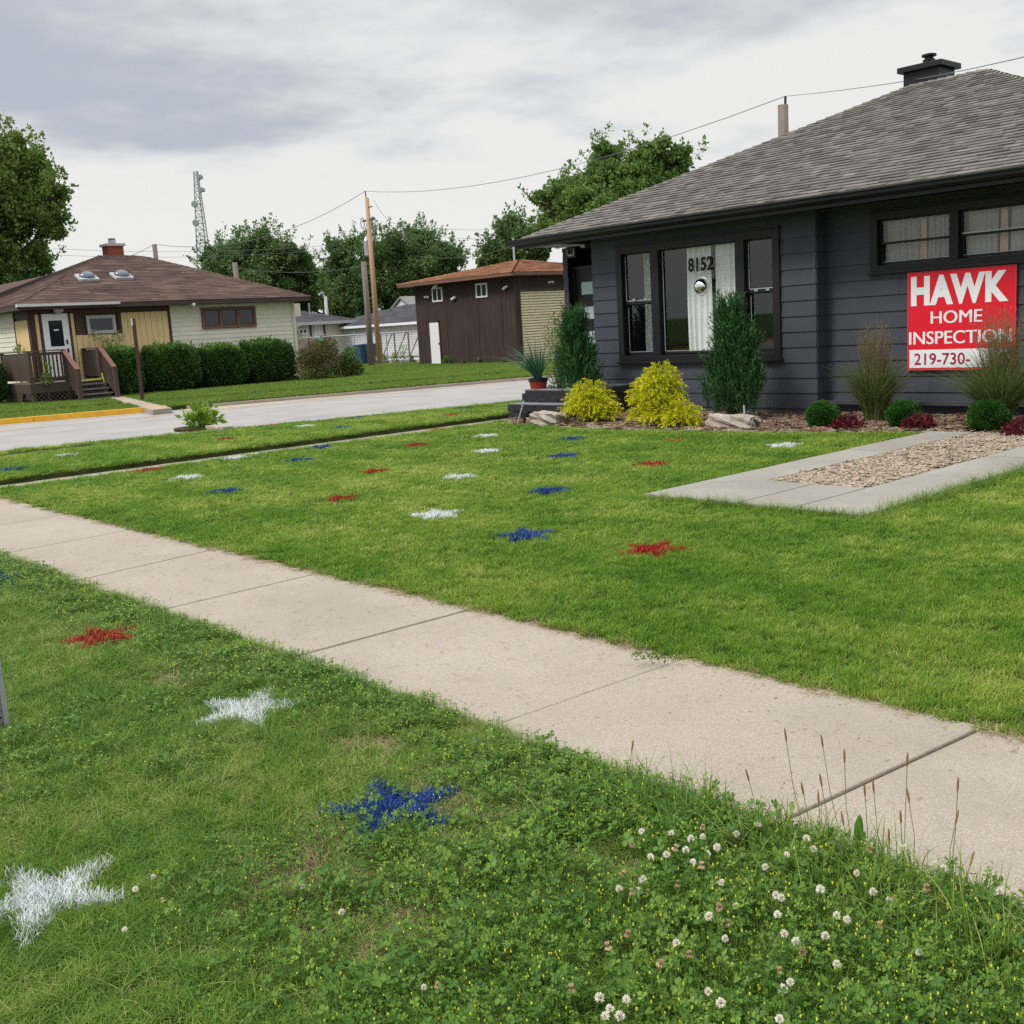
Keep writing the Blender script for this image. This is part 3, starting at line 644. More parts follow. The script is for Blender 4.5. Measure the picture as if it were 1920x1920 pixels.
# high window with lace curtains
mb = MB(); casing(mb, -7.99, -4.5, 1.94, 2.72, YR, .10, .05)
for x in (-6.88, -5.63): mb.box((x, YR-.046, 2.02), (x+.115, YR+.1, 2.63))
frame2 = mb.build('window', 'black', house, bevel=.003); frame2['label'] = 'high window band with lace curtains above the sign'
mb = MB(); pn = MB(); st = MB(); zm = 2.31
for k, (a, b) in enumerate(((-7.89, -6.88), (-6.765, -5.63), (-5.515, -4.6))):
    for c, d, yy in ((2.03, zm+.015, .06), (zm-.015, 2.62, .03)):
        sash(mb, a, b, c, d, YR+yy, .028); pn.quad((a+.028, YR+yy+.012, c+.028), (b-.028, YR+yy+.012, c+.028), (b-.028, YR+yy+.012, d-.028), (a+.028, YR+yy+.012, d-.028))
    if k: st.box((a+.028, YR+.020, zm+.016), (b-.028, YR+.026, zm+.032))
    st.box((a+.03, YR+.053, 2.06), (b-.03, YR+.058, 2.066)); st.box((a+.03, YR+.024, 2.588), (b-.03, YR+.029, 2.592))
mb.build('sash', 'black', frame2); pn.build('pane', 'glass', frame2, fix=False); st.build('storm_edge', 'galv', frame2)
for a, b in ((-7.88, -7.40), (-7.28, -6.9), (-6.75, -6.35), (-6.2, -5.65), (-5.5, -4.65)): curtain('curtain', a, b, 1.98, 2.68, YR+.2, 9, .022, 'lace', frame2)
for x in (-7.40, -6.33): curtain('curtain', x, x+.1, 1.98, 2.68, YR+.19, 2, .012, 'peach', frame2, 30)
# front door in the shadowed recess
mb = MB(); mb.box((-13.69, 13.86, .45), (-13.64, 13.94, 2.45)); mb.box((-12.84, 13.86, .45), (-12.76, 13.94, 2.45)); mb.box((-13.64, 13.86, 2.40), (-12.84, 13.94, 2.45)); mb.build('door_frame', 'black', house)
mb = MB(); mb.box((-13.64, 13.89, .47), (-12.84, 13.935, 2.40)); door = mb.build('door', 'black', house); door['label'] = 'black front door with four square frosted panes'
for k in range(4):
    z = 1.98-.42*k; mb = MB(); mb.box((-13.50, 13.875, z-.01), (-13.18, 13.889, z+.20)); mb.build('pane', 'frost', door)
mb = MB(); mb.lathe([(.0, 0), (.035, .0), (.035, .03), (.02, .05)], (0, 0, 0), 12); mb.v = [(-13.58+v[2]*0+v[0], 13.88-v[2], 1.38+v[1]) for v in mb.v]; mb.build('handle', 'galv', door)
mb = MB(); mb.box((-13.66, 13.72, 2.60), (-13.45, 13.85, 2.79)); ll = mb.build('porch_light', 'black', house)
mb = MB(); mb.box((-13.63, 13.70, 2.63), (-13.48, 13.719, 2.66)); mb.box((-13.64, 13.70, 2.66), (-13.62, 13.719, 2.74)); mb.box((-13.49, 13.70, 2.66), (-13.47, 13.719, 2.74)); mb.build('lamp_rim', 'greycap', ll)
# roof: eaves, soffit, gutter, shingle faces
EZ = 2.93; e0, e1, e2, e3 = (-14.32, 13.1, EZ), (-3.55, 13.1, EZ), (-3.55, 22.7, EZ), (-14.32, 22.7, EZ)
rl, rr = (-9.60, 17.9, 5.05), (-8.30, 17.9, 5.05)
mb = MB(); mb.box((-14.30, 13.12, ZT), (-3.57, 22.68, ZT+.03)); mb.box((-14.30, 13.12, ZT+.03), (-3.57, 22.68, EZ-.02)); roof = None
soff = mb.build('soffit', 'black', house)
mb = MB()
Rt = [e0, e1, e2, e3, rl, rr]; mb.add([(x, y, z-.004) for x, y, z in Rt], [(0, 1, 5, 4), (1, 2, 5), (2, 3, 4, 5), (3, 0, 4), (3, 2, 1, 0)], .5)
shingles(mb, e0, e1, rr, rl, .125, .18, .017); shingles(mb, e1, e2, rr, rr, .125, .18, .017); shingles(mb, e2, e3, rl, rr, .2, .5); shingles(mb, e3, e0, rl, rl, .135, .30)
for a, b in ((e0, rl), (e1, rr), (e2, rr), (e3, rl), (rl, rr)): hipcaps(mb, a, b)
roof = mb.build('roof', 'roofgrey', house, fix=False)
def gutter_prof(o, zt):  # outline in (outward, z)
    return [(0, zt), (.12, zt), (.12, zt-.02), (.105, zt-.035), (.10, zt-.07), (.065, zt-.10), (.0, zt-.10)]
mb = MB(); pr = gutter_prof(0, 2.955)
mb.prism([(13.10-a, z) for a, z in pr], 'x', -14.42, -3.45, .5); mb.prism([(-14.32-a, z) for a, z in pr], 'y', 13.1, 22.7, .5)
mb.box((-14.31, 13.103, 2.80), (-3.56, 13.118, 2.85)); mb.build('gutter', 'gutterblack', house)
mb = MB(); cx, cy = -9.50, 18.35
mb.box((cx-.31, cy-.28, 4.5), (cx+.31, cy+.28, 5.31)); mb.box((cx-.39, cy-.35, 5.31), (cx+.39, cy+.35, 5.40)); ch = mb.build('chimney', 'black', house, bevel=.006)
mb = MB(); mb.lathe([(.08, 0), (.08, .06), (.10, .07), (.10, .10), (.07, .105), (.07, .14), (.12, .15), (.12, .18), (.04, .20)], (cx, cy, 5.40), 20); mb.build('flue', 'black', ch)
# concrete stoop: a part of the house
mb = MB(); mb.box((-13.45, 11.95, -.02), (-12.1, 13.7, .115)); mb.box((-13.45, 11.955, .125), (-12.1, 13.7, .245)); mb.box((-13.36, 12.28, .245), (-12.1, 14.15, .445)); mb.box((-14.12, 12.9, -.02), (-13.46, 14.1, .34))
stp = mb.build('stoop', 'stoop', house, bevel=.012)
mb = MB(); mb.box((-13.40, 12.30, .446), (-12.12, 14.1, .458)); mb.box((-13.43, 11.965, .247), (-12.12, 12.27, .253)); mb.build('step_top', 'stooptop', stp)
# sign on the wall
SX0, SX1, SZ0, SZ1 = -7.44, -6.01, .61, 1.895; SY = YR-.055
sign = thing('sign', 'red and white home inspection sign mounted on the dark siding', 'sign', (-6.7, SY, .61))
mb = MB(); mb.box((SX0, SY, SZ0), (SX1, SY+.03, SZ1)); mb.build('panel', 'signred', sign, bevel=.002)
sx = lambda f: SX0+f*(SX1-SX0); sz = lambda f: SZ1-f*(SZ1-SZ0)
mb = MB(); t = .012
mb.box((SX0-.001, SY-.004, SZ0), (SX0+t, SY-.001, SZ1)); mb.box((SX1-t, SY-.004, SZ0), (SX1+.001, SY-.001, SZ1)); mb.box((SX0+t, SY-.004, SZ0), (SX1-t, SY-.001, SZ0+t)); mb.box((SX0+t, SY-.004, SZ1-t), (SX1-t, SY-.001, SZ1)); mb.build('edge_trim', 'signedge', sign)
text_part('heading', 'HAWK', sx(.035), sx(.935), sz(.345), sz(.045), SY-.002, .001, .055, 'signwhite', sign)
text_part('lettering', 'HOME', sx(.23), sx(.705), sz(.53), sz(.405), SY-.002, .0002, 0, 'signwhite', sign, .0045)
text_part('lettering', 'INSPECTION', sx(.02), sx(.965), sz(.735), sz(.605), SY-.002, .0002, 0, 'signwhite', sign, .005)
mb = MB(); mb.box((sx(.022), SY-.004, sz(.975)), (sx(.965), SY-.001, sz(.79))); mb.build('number_panel', 'signwhite', sign)
text_part('phone_number', '219-730-', sx(.07), sx(.60), sz(.945), sz(.825), SY-.005, .001, .012, 'signmaroon', sign)
text_part('phone_digit', '8', sx(.865), sx(.925), sz(.945), sz(.825), SY-.005, .001, .012, 'signmaroon', sign)
# mirror ball ornament hung on the picture window
orn = thing('ball_ornament', 'round silver mirror ball hanging in front of the picture window', 'ornament', (-10.58, YW-.02, 1.93))
mb = MB(); mb.lathe([(.118*math.sin(a), -.118*math.cos(a)) for a in np.linspace(.02, PI-.02, 20)], (-10.58, YW-.13, 1.93), 32); mb.build('ball', 'chrome', orn, smooth=True)
mb = MB(); mb.tube([(-10.58+.135*math.sin(a), YW-.13, 1.93+.135*math.cos(a)) for a in np.linspace(0, 2*PI, 28)], .006, 5); mb.tube([(-10.58, YW-.13, 2.06), (-10.57, YW-.13, 2.13), (-10.575, YW-.005, 2.15)], .004, 5); mb.build('ring', 'galv', orn)
# ------------------------------------------------------------------ house across the road
XH = -36.5
H2 = thing('house', 'cream and tan house with brown hip roof and brick chimney across the road', 'house', (-40, 17, 0))
A = lambda px, py, x=XH: PX(px, py, x)
y0, y1 = 12.35, 22.0; ZE = 2.98
mb = MB(); mb.box((XH+.02-9.0, y0+.03, 0), (XH-.03, y1-.03, ZE)); mb.build('wall', 'brownwood', H2)
mb = MB(); lap(mb, (XH, 17.06), (XH, y1), .15, ZE-.02, (1, 0), .155, seams=False); mb.build('siding', 'cream', H2); mb = MB(); lap(mb, (XH-9.0, y0), (XH-1.55, y0), .1, ZE-.02, (0, -1), .155, seams=False); mb.build('siding', 'cream', H2)
mb = MB()
yy = 12.55
def vpanel(a, b, z0, z1, x=XH, g=.20):
    n = max(1, round((b-a)/g)); w = (b-a)/n
    for k in range(n): mb.box((x-.02, a+k*w, z0), (x+.012, a+(k+1)*w-.012, z1))
vpanel(13.75, 16.98, .2, 2.05); vpanel(15.32, 16.98, 2.05, 2.72); vpanel(12.50, 12.62, .5, 2.75); vpanel(13.62, 13.74, .5, 2.75)
for k in range(4): mb.box((XH-1.45+k*.3, y0-.012, .3), (XH-1.45+k*.3+.288, y0+.02, 2.6))
mb.build('tan_panel', 'tan', H2)
mb = MB()
mb.box((XH-.02, y0, 0), (XH+.03, y0+.13, ZE)); mb.box((XH-.2, y0-.03, 0), (XH-.0, y0-.001, ZE)); mb.box((XH-1.52, y0-.025, 0), (XH-1.46, y0-.001, 2.7))
mb.box((XH+.001, 12.62, .6), (XH+.04, 12.70, 2.80)); mb.box((XH+.001, 13.54, .6), (XH+.04, 13.62, 2.80)); mb.box((XH+.001, 12.5, 2.76), (XH+.04, 13.75, ZE)); mb.box((XH+.001, 16.98, 0), (XH+.04, 17.06, ZE)); mb.box((XH+.001, 13.76, 2.73), (XH+.035, 16.97, ZE-.01))
mb.box((XH+.013, 13.76, 2.06), (XH+.03, 13.98, 2.72)); mb.box((XH+.013, 15.2, 2.06), (XH+.03, 15.31, 2.72)); mb.box((XH+.013, 13.98, 2.05), (XH+.03, 15.2, 2.12))
mb.build('trim', plain('brown_trim', (.065, .034, .026), .7), H2)
mb = MB(); mb.box((XH, y1-.10, .1), (XH+.03, y1+.02, ZE-.03)); mb.build('corner_trim', 'cream', H2)
mb = MB(); sash(mb, 12.70, 13.54, .74, 2.76, 0, .06, .03); mb.v = [(XH+.03-v[1], v[0], v[2]) for v in mb.v]
mb.box((XH+.001, 12.76, .74), (XH+.02, 13.48, 1.72)); mb.box((XH+.001, 12.76, 1.72), (XH+.02, 12.90, 2.70)); mb.box((XH+.001, 13.34, 1.72), (XH+.02, 13.48, 2.70)); mb.box((XH+.001, 12.9, 2.55), (XH+.02, 13.34, 2.70))
d2 = mb.build('door', 'white', H2); d2['label'] = 'white front door with dark glass pane'
mb = MB(); mb.box((XH+.002, 12.9, 1.72), (XH+.012, 13.34, 2.55)); mb.build('pane', 'darkglass', d2)
mb = MB(); mb.box((XH+.021, 13.40, 1.78), (XH+.05, 13.45, 1.92)); mb.build('lock', 'black', d2); mb = MB(); mb.box((XH+.021, 13.40, 1.50), (XH+.06, 13.45, 1.64)); mb.build('handle', 'black', d2)
mb = MB(); mb.box((XH+.013, 13.05, 2.22), (XH+.02, 13.2, 2.27)); mb.build('door_notice', 'white', d2); mb = MB(); mb.box((XH+.021, 12.98, 1.60), (XH+.03, 13.24, 1.64)); mb.build('mail_slot', 'greycap', d2)
def xwin(par, ya, yb, za, zb, x, n, fr, label=None, fw=.07):
    m = MB(); m.box((x+.013, ya, za), (x+.06, yb, za+fw)); m.box((x+.013, ya, zb-fw), (x+.06, yb, zb)); w = (yb-ya-fw)/n
    for k in range(n+1): m.box((x+.013, ya+k*w, za+fw), (x+.06, ya+k*w+fw, zb-fw))
    o = m.build('window', fr, par)
    if label: o['label'] = label
    g = MB(); s_ = MB()
    for k in range(n):
        a, b = ya+k*w+fw, ya+(k+1)*w; g.box((x+.014, a, za+fw), (x+.022, b, zb-fw)); q = .035
        s_.box((x+.023, a, za+fw), (x+.04, a+q, zb-fw)); s_.box((x+.023, b-q, za+fw), (x+.04, b, zb-fw)); s_.box((x+.023, a+q, za+fw), (x+.04, b-q, za+fw+q)); s_.box((x+.023, a+q, zb-fw-q), (x+.04, b-q, zb-fw))
    g.build('pane', 'darkglass', o); s_.build('sash', 'greycap' if n == 1 else 'brownwood', o); return o
p = A(160, 592); q = A(218, 624); xwin(H2, p[1], q[1], q[2], p[2], XH, 1, 'greycap', 'grey framed single window')
p = A(375, 577); q = A(480, 612); xwin(H2, p[1], q[1], q[2], p[2], XH+.02, 3, 'porchred', 'brown framed three part window', .09)
e0, e1, e2, e3 = (-36.0, 11.85, 3.05), (-36.0, 22.5, 3.05), (-46.0, 22.5, 3.05), (-46.0, 11.85, 3.05)
rl, rr = (-40.6, 16.45, 4.93), (-40.6, 18.1, 4.93)
mb = MB(); mb.add([(x, y, z-.004) for x, y, z in (e0, e1, e2, e3, rl, rr)], [(0, 1, 5, 4), (1, 2, 5), (2, 3, 4, 5), (3, 0, 4), (3, 2, 1, 0)], .5)
shingles(mb, e0, e1, rr, rl, .16, .6, .010); shingles(mb, e3, e0, rl, rl, .16, .6, .010); shingles(mb, e1, e2, rr, rr, .2, .8)
for a, b in ((e0, rl), (e1, rr), (rl, rr)): hipcaps(mb, a, b, .2, .25)
rf2 = mb.build('roof', 'roofbrown', H2, fix=False)
mb = MB(); mb.box((-46.0, 11.86, 2.90), (-36.01, 22.49, 3.04)); mb.build('fascia', 'brownwood', H2)
mb = MB(); mb.prism([(-36.0+a, 3.06+z-2.955) for a, z in gutter_prof(0, 0)] if 0 else [(-36.0, 3.07), (-35.88, 3.07), (-35.9, 2.99), (-36.0, 2.98)], 'y', 11.8, A(212, 570)[1], .5); mb.build('gutter', 'white', H2)
mb = MB(); mb.tube([(XH+.05, 21.93, 2.9), (XH+.05, 21.93, .1)], .035, 6); mb.build('downspout', 'cream', H2)
cx, cy = -41.6, PX(213, 480, -41.6)[1]
mb = MB(); mb.box((cx-.3, cy-.29, 4.4), (cx+.3, cy+.29, 5.36)); chb = mb.build('chimney', 'brick', H2)
mb = MB(); mb.box((cx-.36, cy-.36, 5.36), (cx+.36, cy+.36, 5.45)); mb.lathe([(.14, 0), (.14, .15), (.12, .16)], (cx, cy, 5.45), 14); mb.build('chimney_cap', 'greycap', chb)
mb = MB(); mb.lathe([(.13, 0), (.13, .04), (.06, .05)], (cx, cy, 5.615), 14); mb.build('flue', 'black', chb)
def on_slope(px, py):
    n = np.cross(np.array(e1)-np.array(e0), np.array(rl)-np.array(e0)); n = n/np.linalg.norm(n); r = ray(px, py); t = np.dot(np.array(e0)-CAM, n)/np.dot(r, n); return CAM+r*t
for px, py in ((163, 523), (228, 520)):
    p = on_slope(px, py); th = math.atan2(4.93-3.05, 4.6)
    m = MB(); m.box((-.28, -.33, .0), (.28, .33, .09)); sk = m; V = []
    def tilt(vs): return [(p[0]+v[0]*math.cos(th)+v[2]*math.sin(th), p[1]+v[1], p[2]-v[0]*math.sin(th)+v[2]*math.cos(th)) for v in vs]
    m.v = tilt(m.v); o = m.build('skylight', 'greycap', rf2)
    m = MB(); m.lathe([(.33*math.cos(a), .22*math.sin(a)) for a in np.linspace(0, PI/2-.02, 8)], (0, 0, .085), 20); m.v = tilt([(v[0]*.7, v[1]*.84, v[2]*.85) for v in m.v]); m.build('dome', 'skyl', o, smooth=True)
mb = MB(); p = A(340, 568); mb.box((p[0]+.3, p[1]-.12, p[2]-.05), (p[0]+.36, p[1]+.16, p[2]+.04)); mb.tube([(XH+.3, p[1]+.1, p[2]), (XH+.5, p[1]+.25, p[2]-.1)], .06, 8); mb.build('flood_light', 'lamp', H2)
mb = MB(); p = A(106, 582); mb.lathe([(.05, -.16), (.15, -.10), (.17, 0)], (XH+.16, p[1], p[2]+.05), 12); mb.build('porch_light', 'greycap', H2)
# porch with railing and steps
XP = -35.05; ya = PX(58, 722, XP)[1]; yb = PX(198, 715, XP)[1]; ZD = .62
mb = MB(); mb.box((-37.6, ya, ZD-.05), (XP, yb, ZD)); deck = mb.build('porch_deck', plain('worn_deck', (.24, .21, .18), .85), H2); deck['label'] = 'weathered brown wooden porch deck'
mb = MB(); mb.box((-37.6, ya-.03, ZD-.30), (XP+.03, ya-.001, ZD-.01)); mb.box((XP+.001, ya, ZD-.30), (XP+.04, yb, ZD-.01)); mb.box((-37.6, ya-.02, 0), (XP-.9, ya, ZD-.3))
for k in range(13):   # lattice skirt
    a = ya+.05+k*.14
    if a+.3 < yb: mb.beam((XP+.01, a, .02), (XP+.01, a+.3, ZD-.3), .015, .03); mb.beam((XP+.03, a+.3, .02), (XP+.03, a, ZD-.3), .015, .03)
for yk in (ya+.05, yb-.05): mb.box((XP-.1, yk-.05, 0), (XP, yk+.05, ZD-.06))
mb.build('lattice_skirt', 'porchwood', deck)
ZR = 1.58; ys_ = PX(121, 660, XP)[1]; ys2 = PX(184, 660, XP)[1]
RK = [0]
def railing(name, a, b, z0a, z1a, z0b, z1b, lab=None, posts=True, bal=.11, solid=False, cap='porchwood'):
    a = np.array(a, float); b = np.array(b, float); m = MB(); Lg = np.linalg.norm(b-a); RK[0] += 1; q = .05+.003*RK[0]
    if posts:
        for p_, zz0, zz1 in ((a, 0, z1a), (b, 0, z1b)): m.box((p_[0]-q, p_[1]-q, zz0), (p_[0]+q, p_[1]+q, zz1+.02-.002*RK[0]))
    m.beam((a[0], a[1], z0a+.12), (b[0], b[1], z0b+.12), .04, .09); m.beam((a[0], a[1], z1a-.07), (b[0], b[1], z1b-.07), .04, .09)
    n = int(Lg/bal)
    for k in range(1, n):
        t = k/n; p_ = a+(b-a)*t; za = z0a+(z0b-z0a)*t+.08; zb = z1a+(z1b-z1a)*t-.05; w = .045 if not solid else .054; m.box((p_[0]-w/2-.001, p_[1]-w/2, za), (p_[0]+w/2+.001, p_[1]+w/2, zb))
    o = m.build(name, 'porchwood', H2); m = MB(); m.beam((a[0], a[1], z1a+.02), (b[0], b[1], z1b+.02), .15, .035); m.build('hand_rail', cap, o); return o
railing('railing', (-37.6, ya+.06), (XP-.06, ya+.06), ZD, ZR, ZD, ZR, bal=.062, solid=True)
railing('railing', (XP-.06, ya+.06), (XP-.06, ys_), ZD, ZR, ZD, ZR)
railing('railing', (XP-.06, ys_), (-34.15, ys_), ZD, ZR, 0.0, .95, bal=.075, cap='porchred')
railing('railing', (XP-.06, ys2+.1), (-34.15, ys2+.1), ZD, ZR, 0.0, .95, bal=.075, cap='porchred')
railing('railing', (XH+.1, ys2+.06), (XP-.1, ys2+.06), ZD, ZR, ZD, ZR, bal=.062, solid=True)
mb = MB()
for k in range(4):
    z = ZD-.02-.15*k; x = XP+.05+.22*k; mb.box((x, ys_+.06, z-.14), (x+.26, ys2+.04, z-.10)); mb.box((x+.02, ys_+.06, 0 if k == 3 else z-.29), (x+.04, ys2+.04, z-.14))
mb.build('porch_steps', plain('step_boards', (.17, .15, .14), .8), H2)
mb = MB(); mb.beam((XP+.06, ys_+.08, ZD-.02), (XP+.06, ys2-.02, ZD+.0), .03, .06); mb.beam((XP+.05, ys2+.02, ZD+.18), (XP+.1, ys2+.04, ZD-.12), .03, .05); mb.build('caution_tape', 'tape', H2)

# ------------------------------------------------------------------ tall brown garage
G1 = thing('garage', 'tall dark brown wooden garage with orange brown hip roof', 'garage', (-37.5, 33, 0))
gx0, gx1, gy0, gy1, gz = -40.8, -34.0, 31.0, 38.0, 3.60
p = PX(975, 548, gx1); q = PX(1066, 546, gx1); dy0, dy1, dz1 = p[1], 34.45, 2.93
mb = MB()
mb.box((gx0, gy0, 0), (gx1-.15, gy1, gz)); mb.box((gx1-.15, gy0, 0), (gx1, dy0, gz)); mb.box((gx1-.15, dy1, 0), (gx1, gy1, gz)); mb.box((gx1-.15, dy0, dz1), (gx1, dy1, gz)); mb.build('wall', 'vwood', G1)
mb = MB()
for k in range(1, 29):
    x = gx0+k*.24; 
    if not (-39.95 < x < -39.1): mb.box((x-.004, gy0-.006, .05), (x+.004, gy0-.001, gz-.12))
for x in (-38.6, -36.45, -34.9): mb.box((x-.03, gy0-.02, .05), (x+.03, gy0-.001, gz-.1))
mb.box((gx0, gy0-.03, gz-.12), (gx1, gy0-.001, gz)); mb.build('board_seam', 'brownwood', G1)
ex0, ex1, ey0, ey1, ez = -41.4, -33.45, 30.45, 38.55, 3.68; ap = (-37.42, 34.5, 4.46)
c = [(ex0, ey0, ez), (ex1, ey0, ez), (ex1, ey1, ez), (ex0, ey1, ez)]
mb = MB(); mb.add([(x, y, z-.004) for x, y, z in c+[ap]], [(0, 1, 4), (1, 2, 4), (2, 3, 4), (3, 0, 4), (3, 2, 1, 0)], .5)
shingles(mb, c[0], c[1], ap, ap, .15, .45, .012); shingles(mb, c[1], c[2], ap, ap, .15, .45, .012)
for a in c[:3]: hipcaps(mb, a, ap, .2, .22)
mb.build('roof', 'roofrust', G1, fix=False)
mb = MB(); mb.box((ex0+.01, ey0+.01, ez-.14), (ex1-.01, ey1-.01, ez-.006)); mb.build('fascia', 'porchred', G1)
mb = MB(); n = 26; hh_ = dz1/n
for k in range(n):
    z = k*hh_; mb.prism([(gx1-.12, z), (gx1-.05, z+hh_*.25), (gx1-.05, z+hh_*.7), (gx1-.12, z+hh_*.95)], 'y', dy0+.0, dy1, .5)
    
for i, v in enumerate(mb.v): pass
# prism along y takes (x, z) outline
o = mb.build('roll_door', 'rolldoor', G1); o['label'] = 'tan ribbed roll up door'
mb = MB(); mb.box((gx1+.001, dy0-.08, 0), (gx1+.025, dy0, dz1+.08)); mb.box((gx1+.001, dy0, dz1), (gx1+.025, dy1, dz1+.08)); mb.box((gx1+.001, dy1, 0), (gx1+.025, dy1+.08, dz1+.08)); mb.build('trim', 'brownwood', G1)
a = PY(805, 607, gy0); b = PY(822, 607, gy0)
mb = MB(); mb.box((-39.85, gy0-.025, .0), (-39.18, gy0-.002, 1.88)); dd = mb.build('door', 'white', G1, bevel=.004); mb = MB(); mb.box((-39.93, gy0-.04, 0), (-39.86, gy0-.002, 1.95)); mb.box((-39.17, gy0-.04, 0), (-39.10, gy0-.002, 1.95)); mb.box((-39.93, gy0-.04, 1.89), (-39.10, gy0-.002, 1.95)); mb.build('frame', 'brownwood', dd)
mb = MB(); mb.box((-39.26, gy0-.06, .9), (-39.20, gy0-.026, .98)); mb.build('handle', 'galv', dd)
for (pa, pb) in (((810, 540), (831, 565)), ((892, 532), (915, 557))):
    a = PY(*pa, gy0); b = PY(*pb, gy0); x0, x1, z0, z1 = a[0], b[0], b[2], a[2]
    m = MB(); m.box((x0, gy0-.04, z0), (x0+.07, gy0-.002, z1)); m.box((x1-.07, gy0-.04, z0), (x1, gy0-.002, z1)); m.box((x0+.07, gy0-.04, z0), (x1-.07, gy0-.002, z0+.07)); m.box((x0+.07, gy0-.04, z1-.07), (x1-.07, gy0-.002, z1)); m.box(((x0+x1)/2-.03, gy0-.04, z0+.07), ((x0+x1)/2+.03, gy0-.002, z1-.07)); w = m.build('window', 'white', G1)
    m = MB(); m.box((x0+.07, gy0-.015, z0+.07), (x1-.07, gy0-.003, z1-.07)); m.build('pane', 'darkglass', w)
def lampat(pt, dirx=0, n=1):
    m = MB(); x, y, z = pt
    if n == 1: m.tube([(x-.14, y-.08, z-.05), (x+.10, y-.08, z+.04)], .06, 8)
    else:
        for s_ in (-1, 1): m.tube([(x+dirx*0, y-.02, z), (x+.13*s_ if not dirx else x+.1, y-.14 if not dirx else y+.13*s_, z-.03)], [.025, .055], 8)
    m.build('flood_light', 'lamp', G1)
lampat(PY(803, 556, gy0), 0, 2); lampat(PY(853, 559, gy0)); lampat(PY(819, 537, gy0-.2)); lampat(PY(950, 539, gy0)); lampat(PX(1031, 528, gx1), 1, 2)

# ------------------------------------------------------------------ pale houses and garage farther back
def hiproof(par, x0, x1, ya, yb, ze, zr, mat, run=None, course=.2):
    w = min(x1-x0, yb-ya)/2; cxx, cyy = (x0+x1)/2, (ya+yb)/2
    if x1-x0 > yb-ya: a_, b_ = (x0+w, cyy, zr), (x1-w, cyy, zr)
    else: a_, b_ = (cxx, ya+w, zr), (cxx, yb-w, zr)
    c = [(x0, ya, ze), (x1, ya, ze), (x1, yb, ze), (x0, yb, ze)]; m = MB()
    if x1-x0 > yb-ya:
        m.add([(x, y, z-.004) for x, y, z in c+[a_, b_]], [(0, 1, 5, 4), (1, 2, 5), (2, 3, 4, 5), (3, 0, 4), (3, 2, 1, 0)], .5); shingles(m, c[0], c[1], b_, a_, course, .6); shingles(m, c[1], c[2], b_, b_, course, .6)
    else:
        m.add([(x, y, z-.004) for x, y, z in c+[a_, b_]], [(0, 1, 4), (1, 2, 5, 4), (2, 3, 5), (3, 0, 4, 5), (3, 2, 1, 0)], .5); shingles(m, c[0], c[1], a_, a_, course, .6); shingles(m, c[1], c[2], b_, a_, course, .6)
    return m.build('roof', mat, par, fix=False)
# white garage seen over the chain link fence
gyw = 37.0; a = PY(604, 622, gyw); b = PY(782, 603, gyw); wx0, wx1 = a[0], b[0]+1.6; zt = (a[2]+b[2])/2; ap_ = PY(722, 575, gyw+3.8)
G3 = thing('garage', 'white sided garage with charcoal roof behind the utility poles', 'garage', ((wx0+wx1)/2, gyw, 0))
mb = MB(); mb.box((wx0+.02, gyw+.03, 0), (wx1-.02, gyw+7.4, zt)); lap(mb, (wx0, gyw+.02), (wx1, gyw+.02), 0, zt, (0, -1), .14, seams=False); lap(mb, (wx1, gyw+.02), (wx1, gyw+7.4), 0, zt, (1, 0), .14, seams=False); mb.build('wall', 'whiteside', G3)
hiproof(G3, wx0-.35, wx1+.35, gyw-.33, gyw+7.7, zt+.12, ap_[2], 'roofdark')
mb = MB(); mb.box((wx0-.35, gyw-.34, zt-.03), (wx1+.35, gyw-.31, zt+.11)); mb.box((wx1+.33, gyw-.3, zt-.03), (wx1+.36, gyw+7.7, zt+.11)); mb.build('fascia', 'white', G3)
mb = MB(); p = PY(703, 640, gyw-.01)
for x in (PY(692, 640, gyw)[0], PY(704, 640, gyw)[0]): mb.box((x-.05, gyw-.03, 0), (x+.05, gyw-.002, zt-.02))
mb.build('trim', 'white', G3)
mb = MB(); mb.lathe([(.2, 0), (.2, .12), (.1, .16)], (ap_[0]+.9, gyw+2.6, ap_[2]-.28), 12); mb.build('roof_vent', 'greycap', G3)
# white gable behind it
g4y = 43.0; a = PY(735, 577, g4y); b = PY(752, 560, g4y); c_ = PY(792, 590, g4y)
G4 = thing('house', 'small white gable with grey roof rising behind the charcoal garage roof', 'house', (b[0], g4y, 0))
hw = 3.4; mb = MB(); mb.prism([(b[0]-hw, 0), (b[0]+hw, 0), (b[0]+hw, b[2]-hw*.62), (b[0], b[2]-.05), (b[0]-hw, b[2]-hw*.62)], 'y', g4y, g4y+8, .5); mb.build('wall', 'whiteside', G4)
mb = MB(); mb.prism([(b[0]-hw-.3, b[2]-(hw+.3)*.62), (b[0], b[2]), (b[0]+hw+.3, b[2]-(hw+.3)*.62), (b[0]+hw+.3, b[2]-(hw+.3)*.62+.12), (b[0], b[2]+.14), (b[0]-hw-.3, b[2]-(hw+.3)*.62+.12)], 'y', g4y-.12, g4y+8.1, .5); mb.build('roof', plain('weathered_grey_roof', (.20, .20, .19), .9, .2, 8), G4)
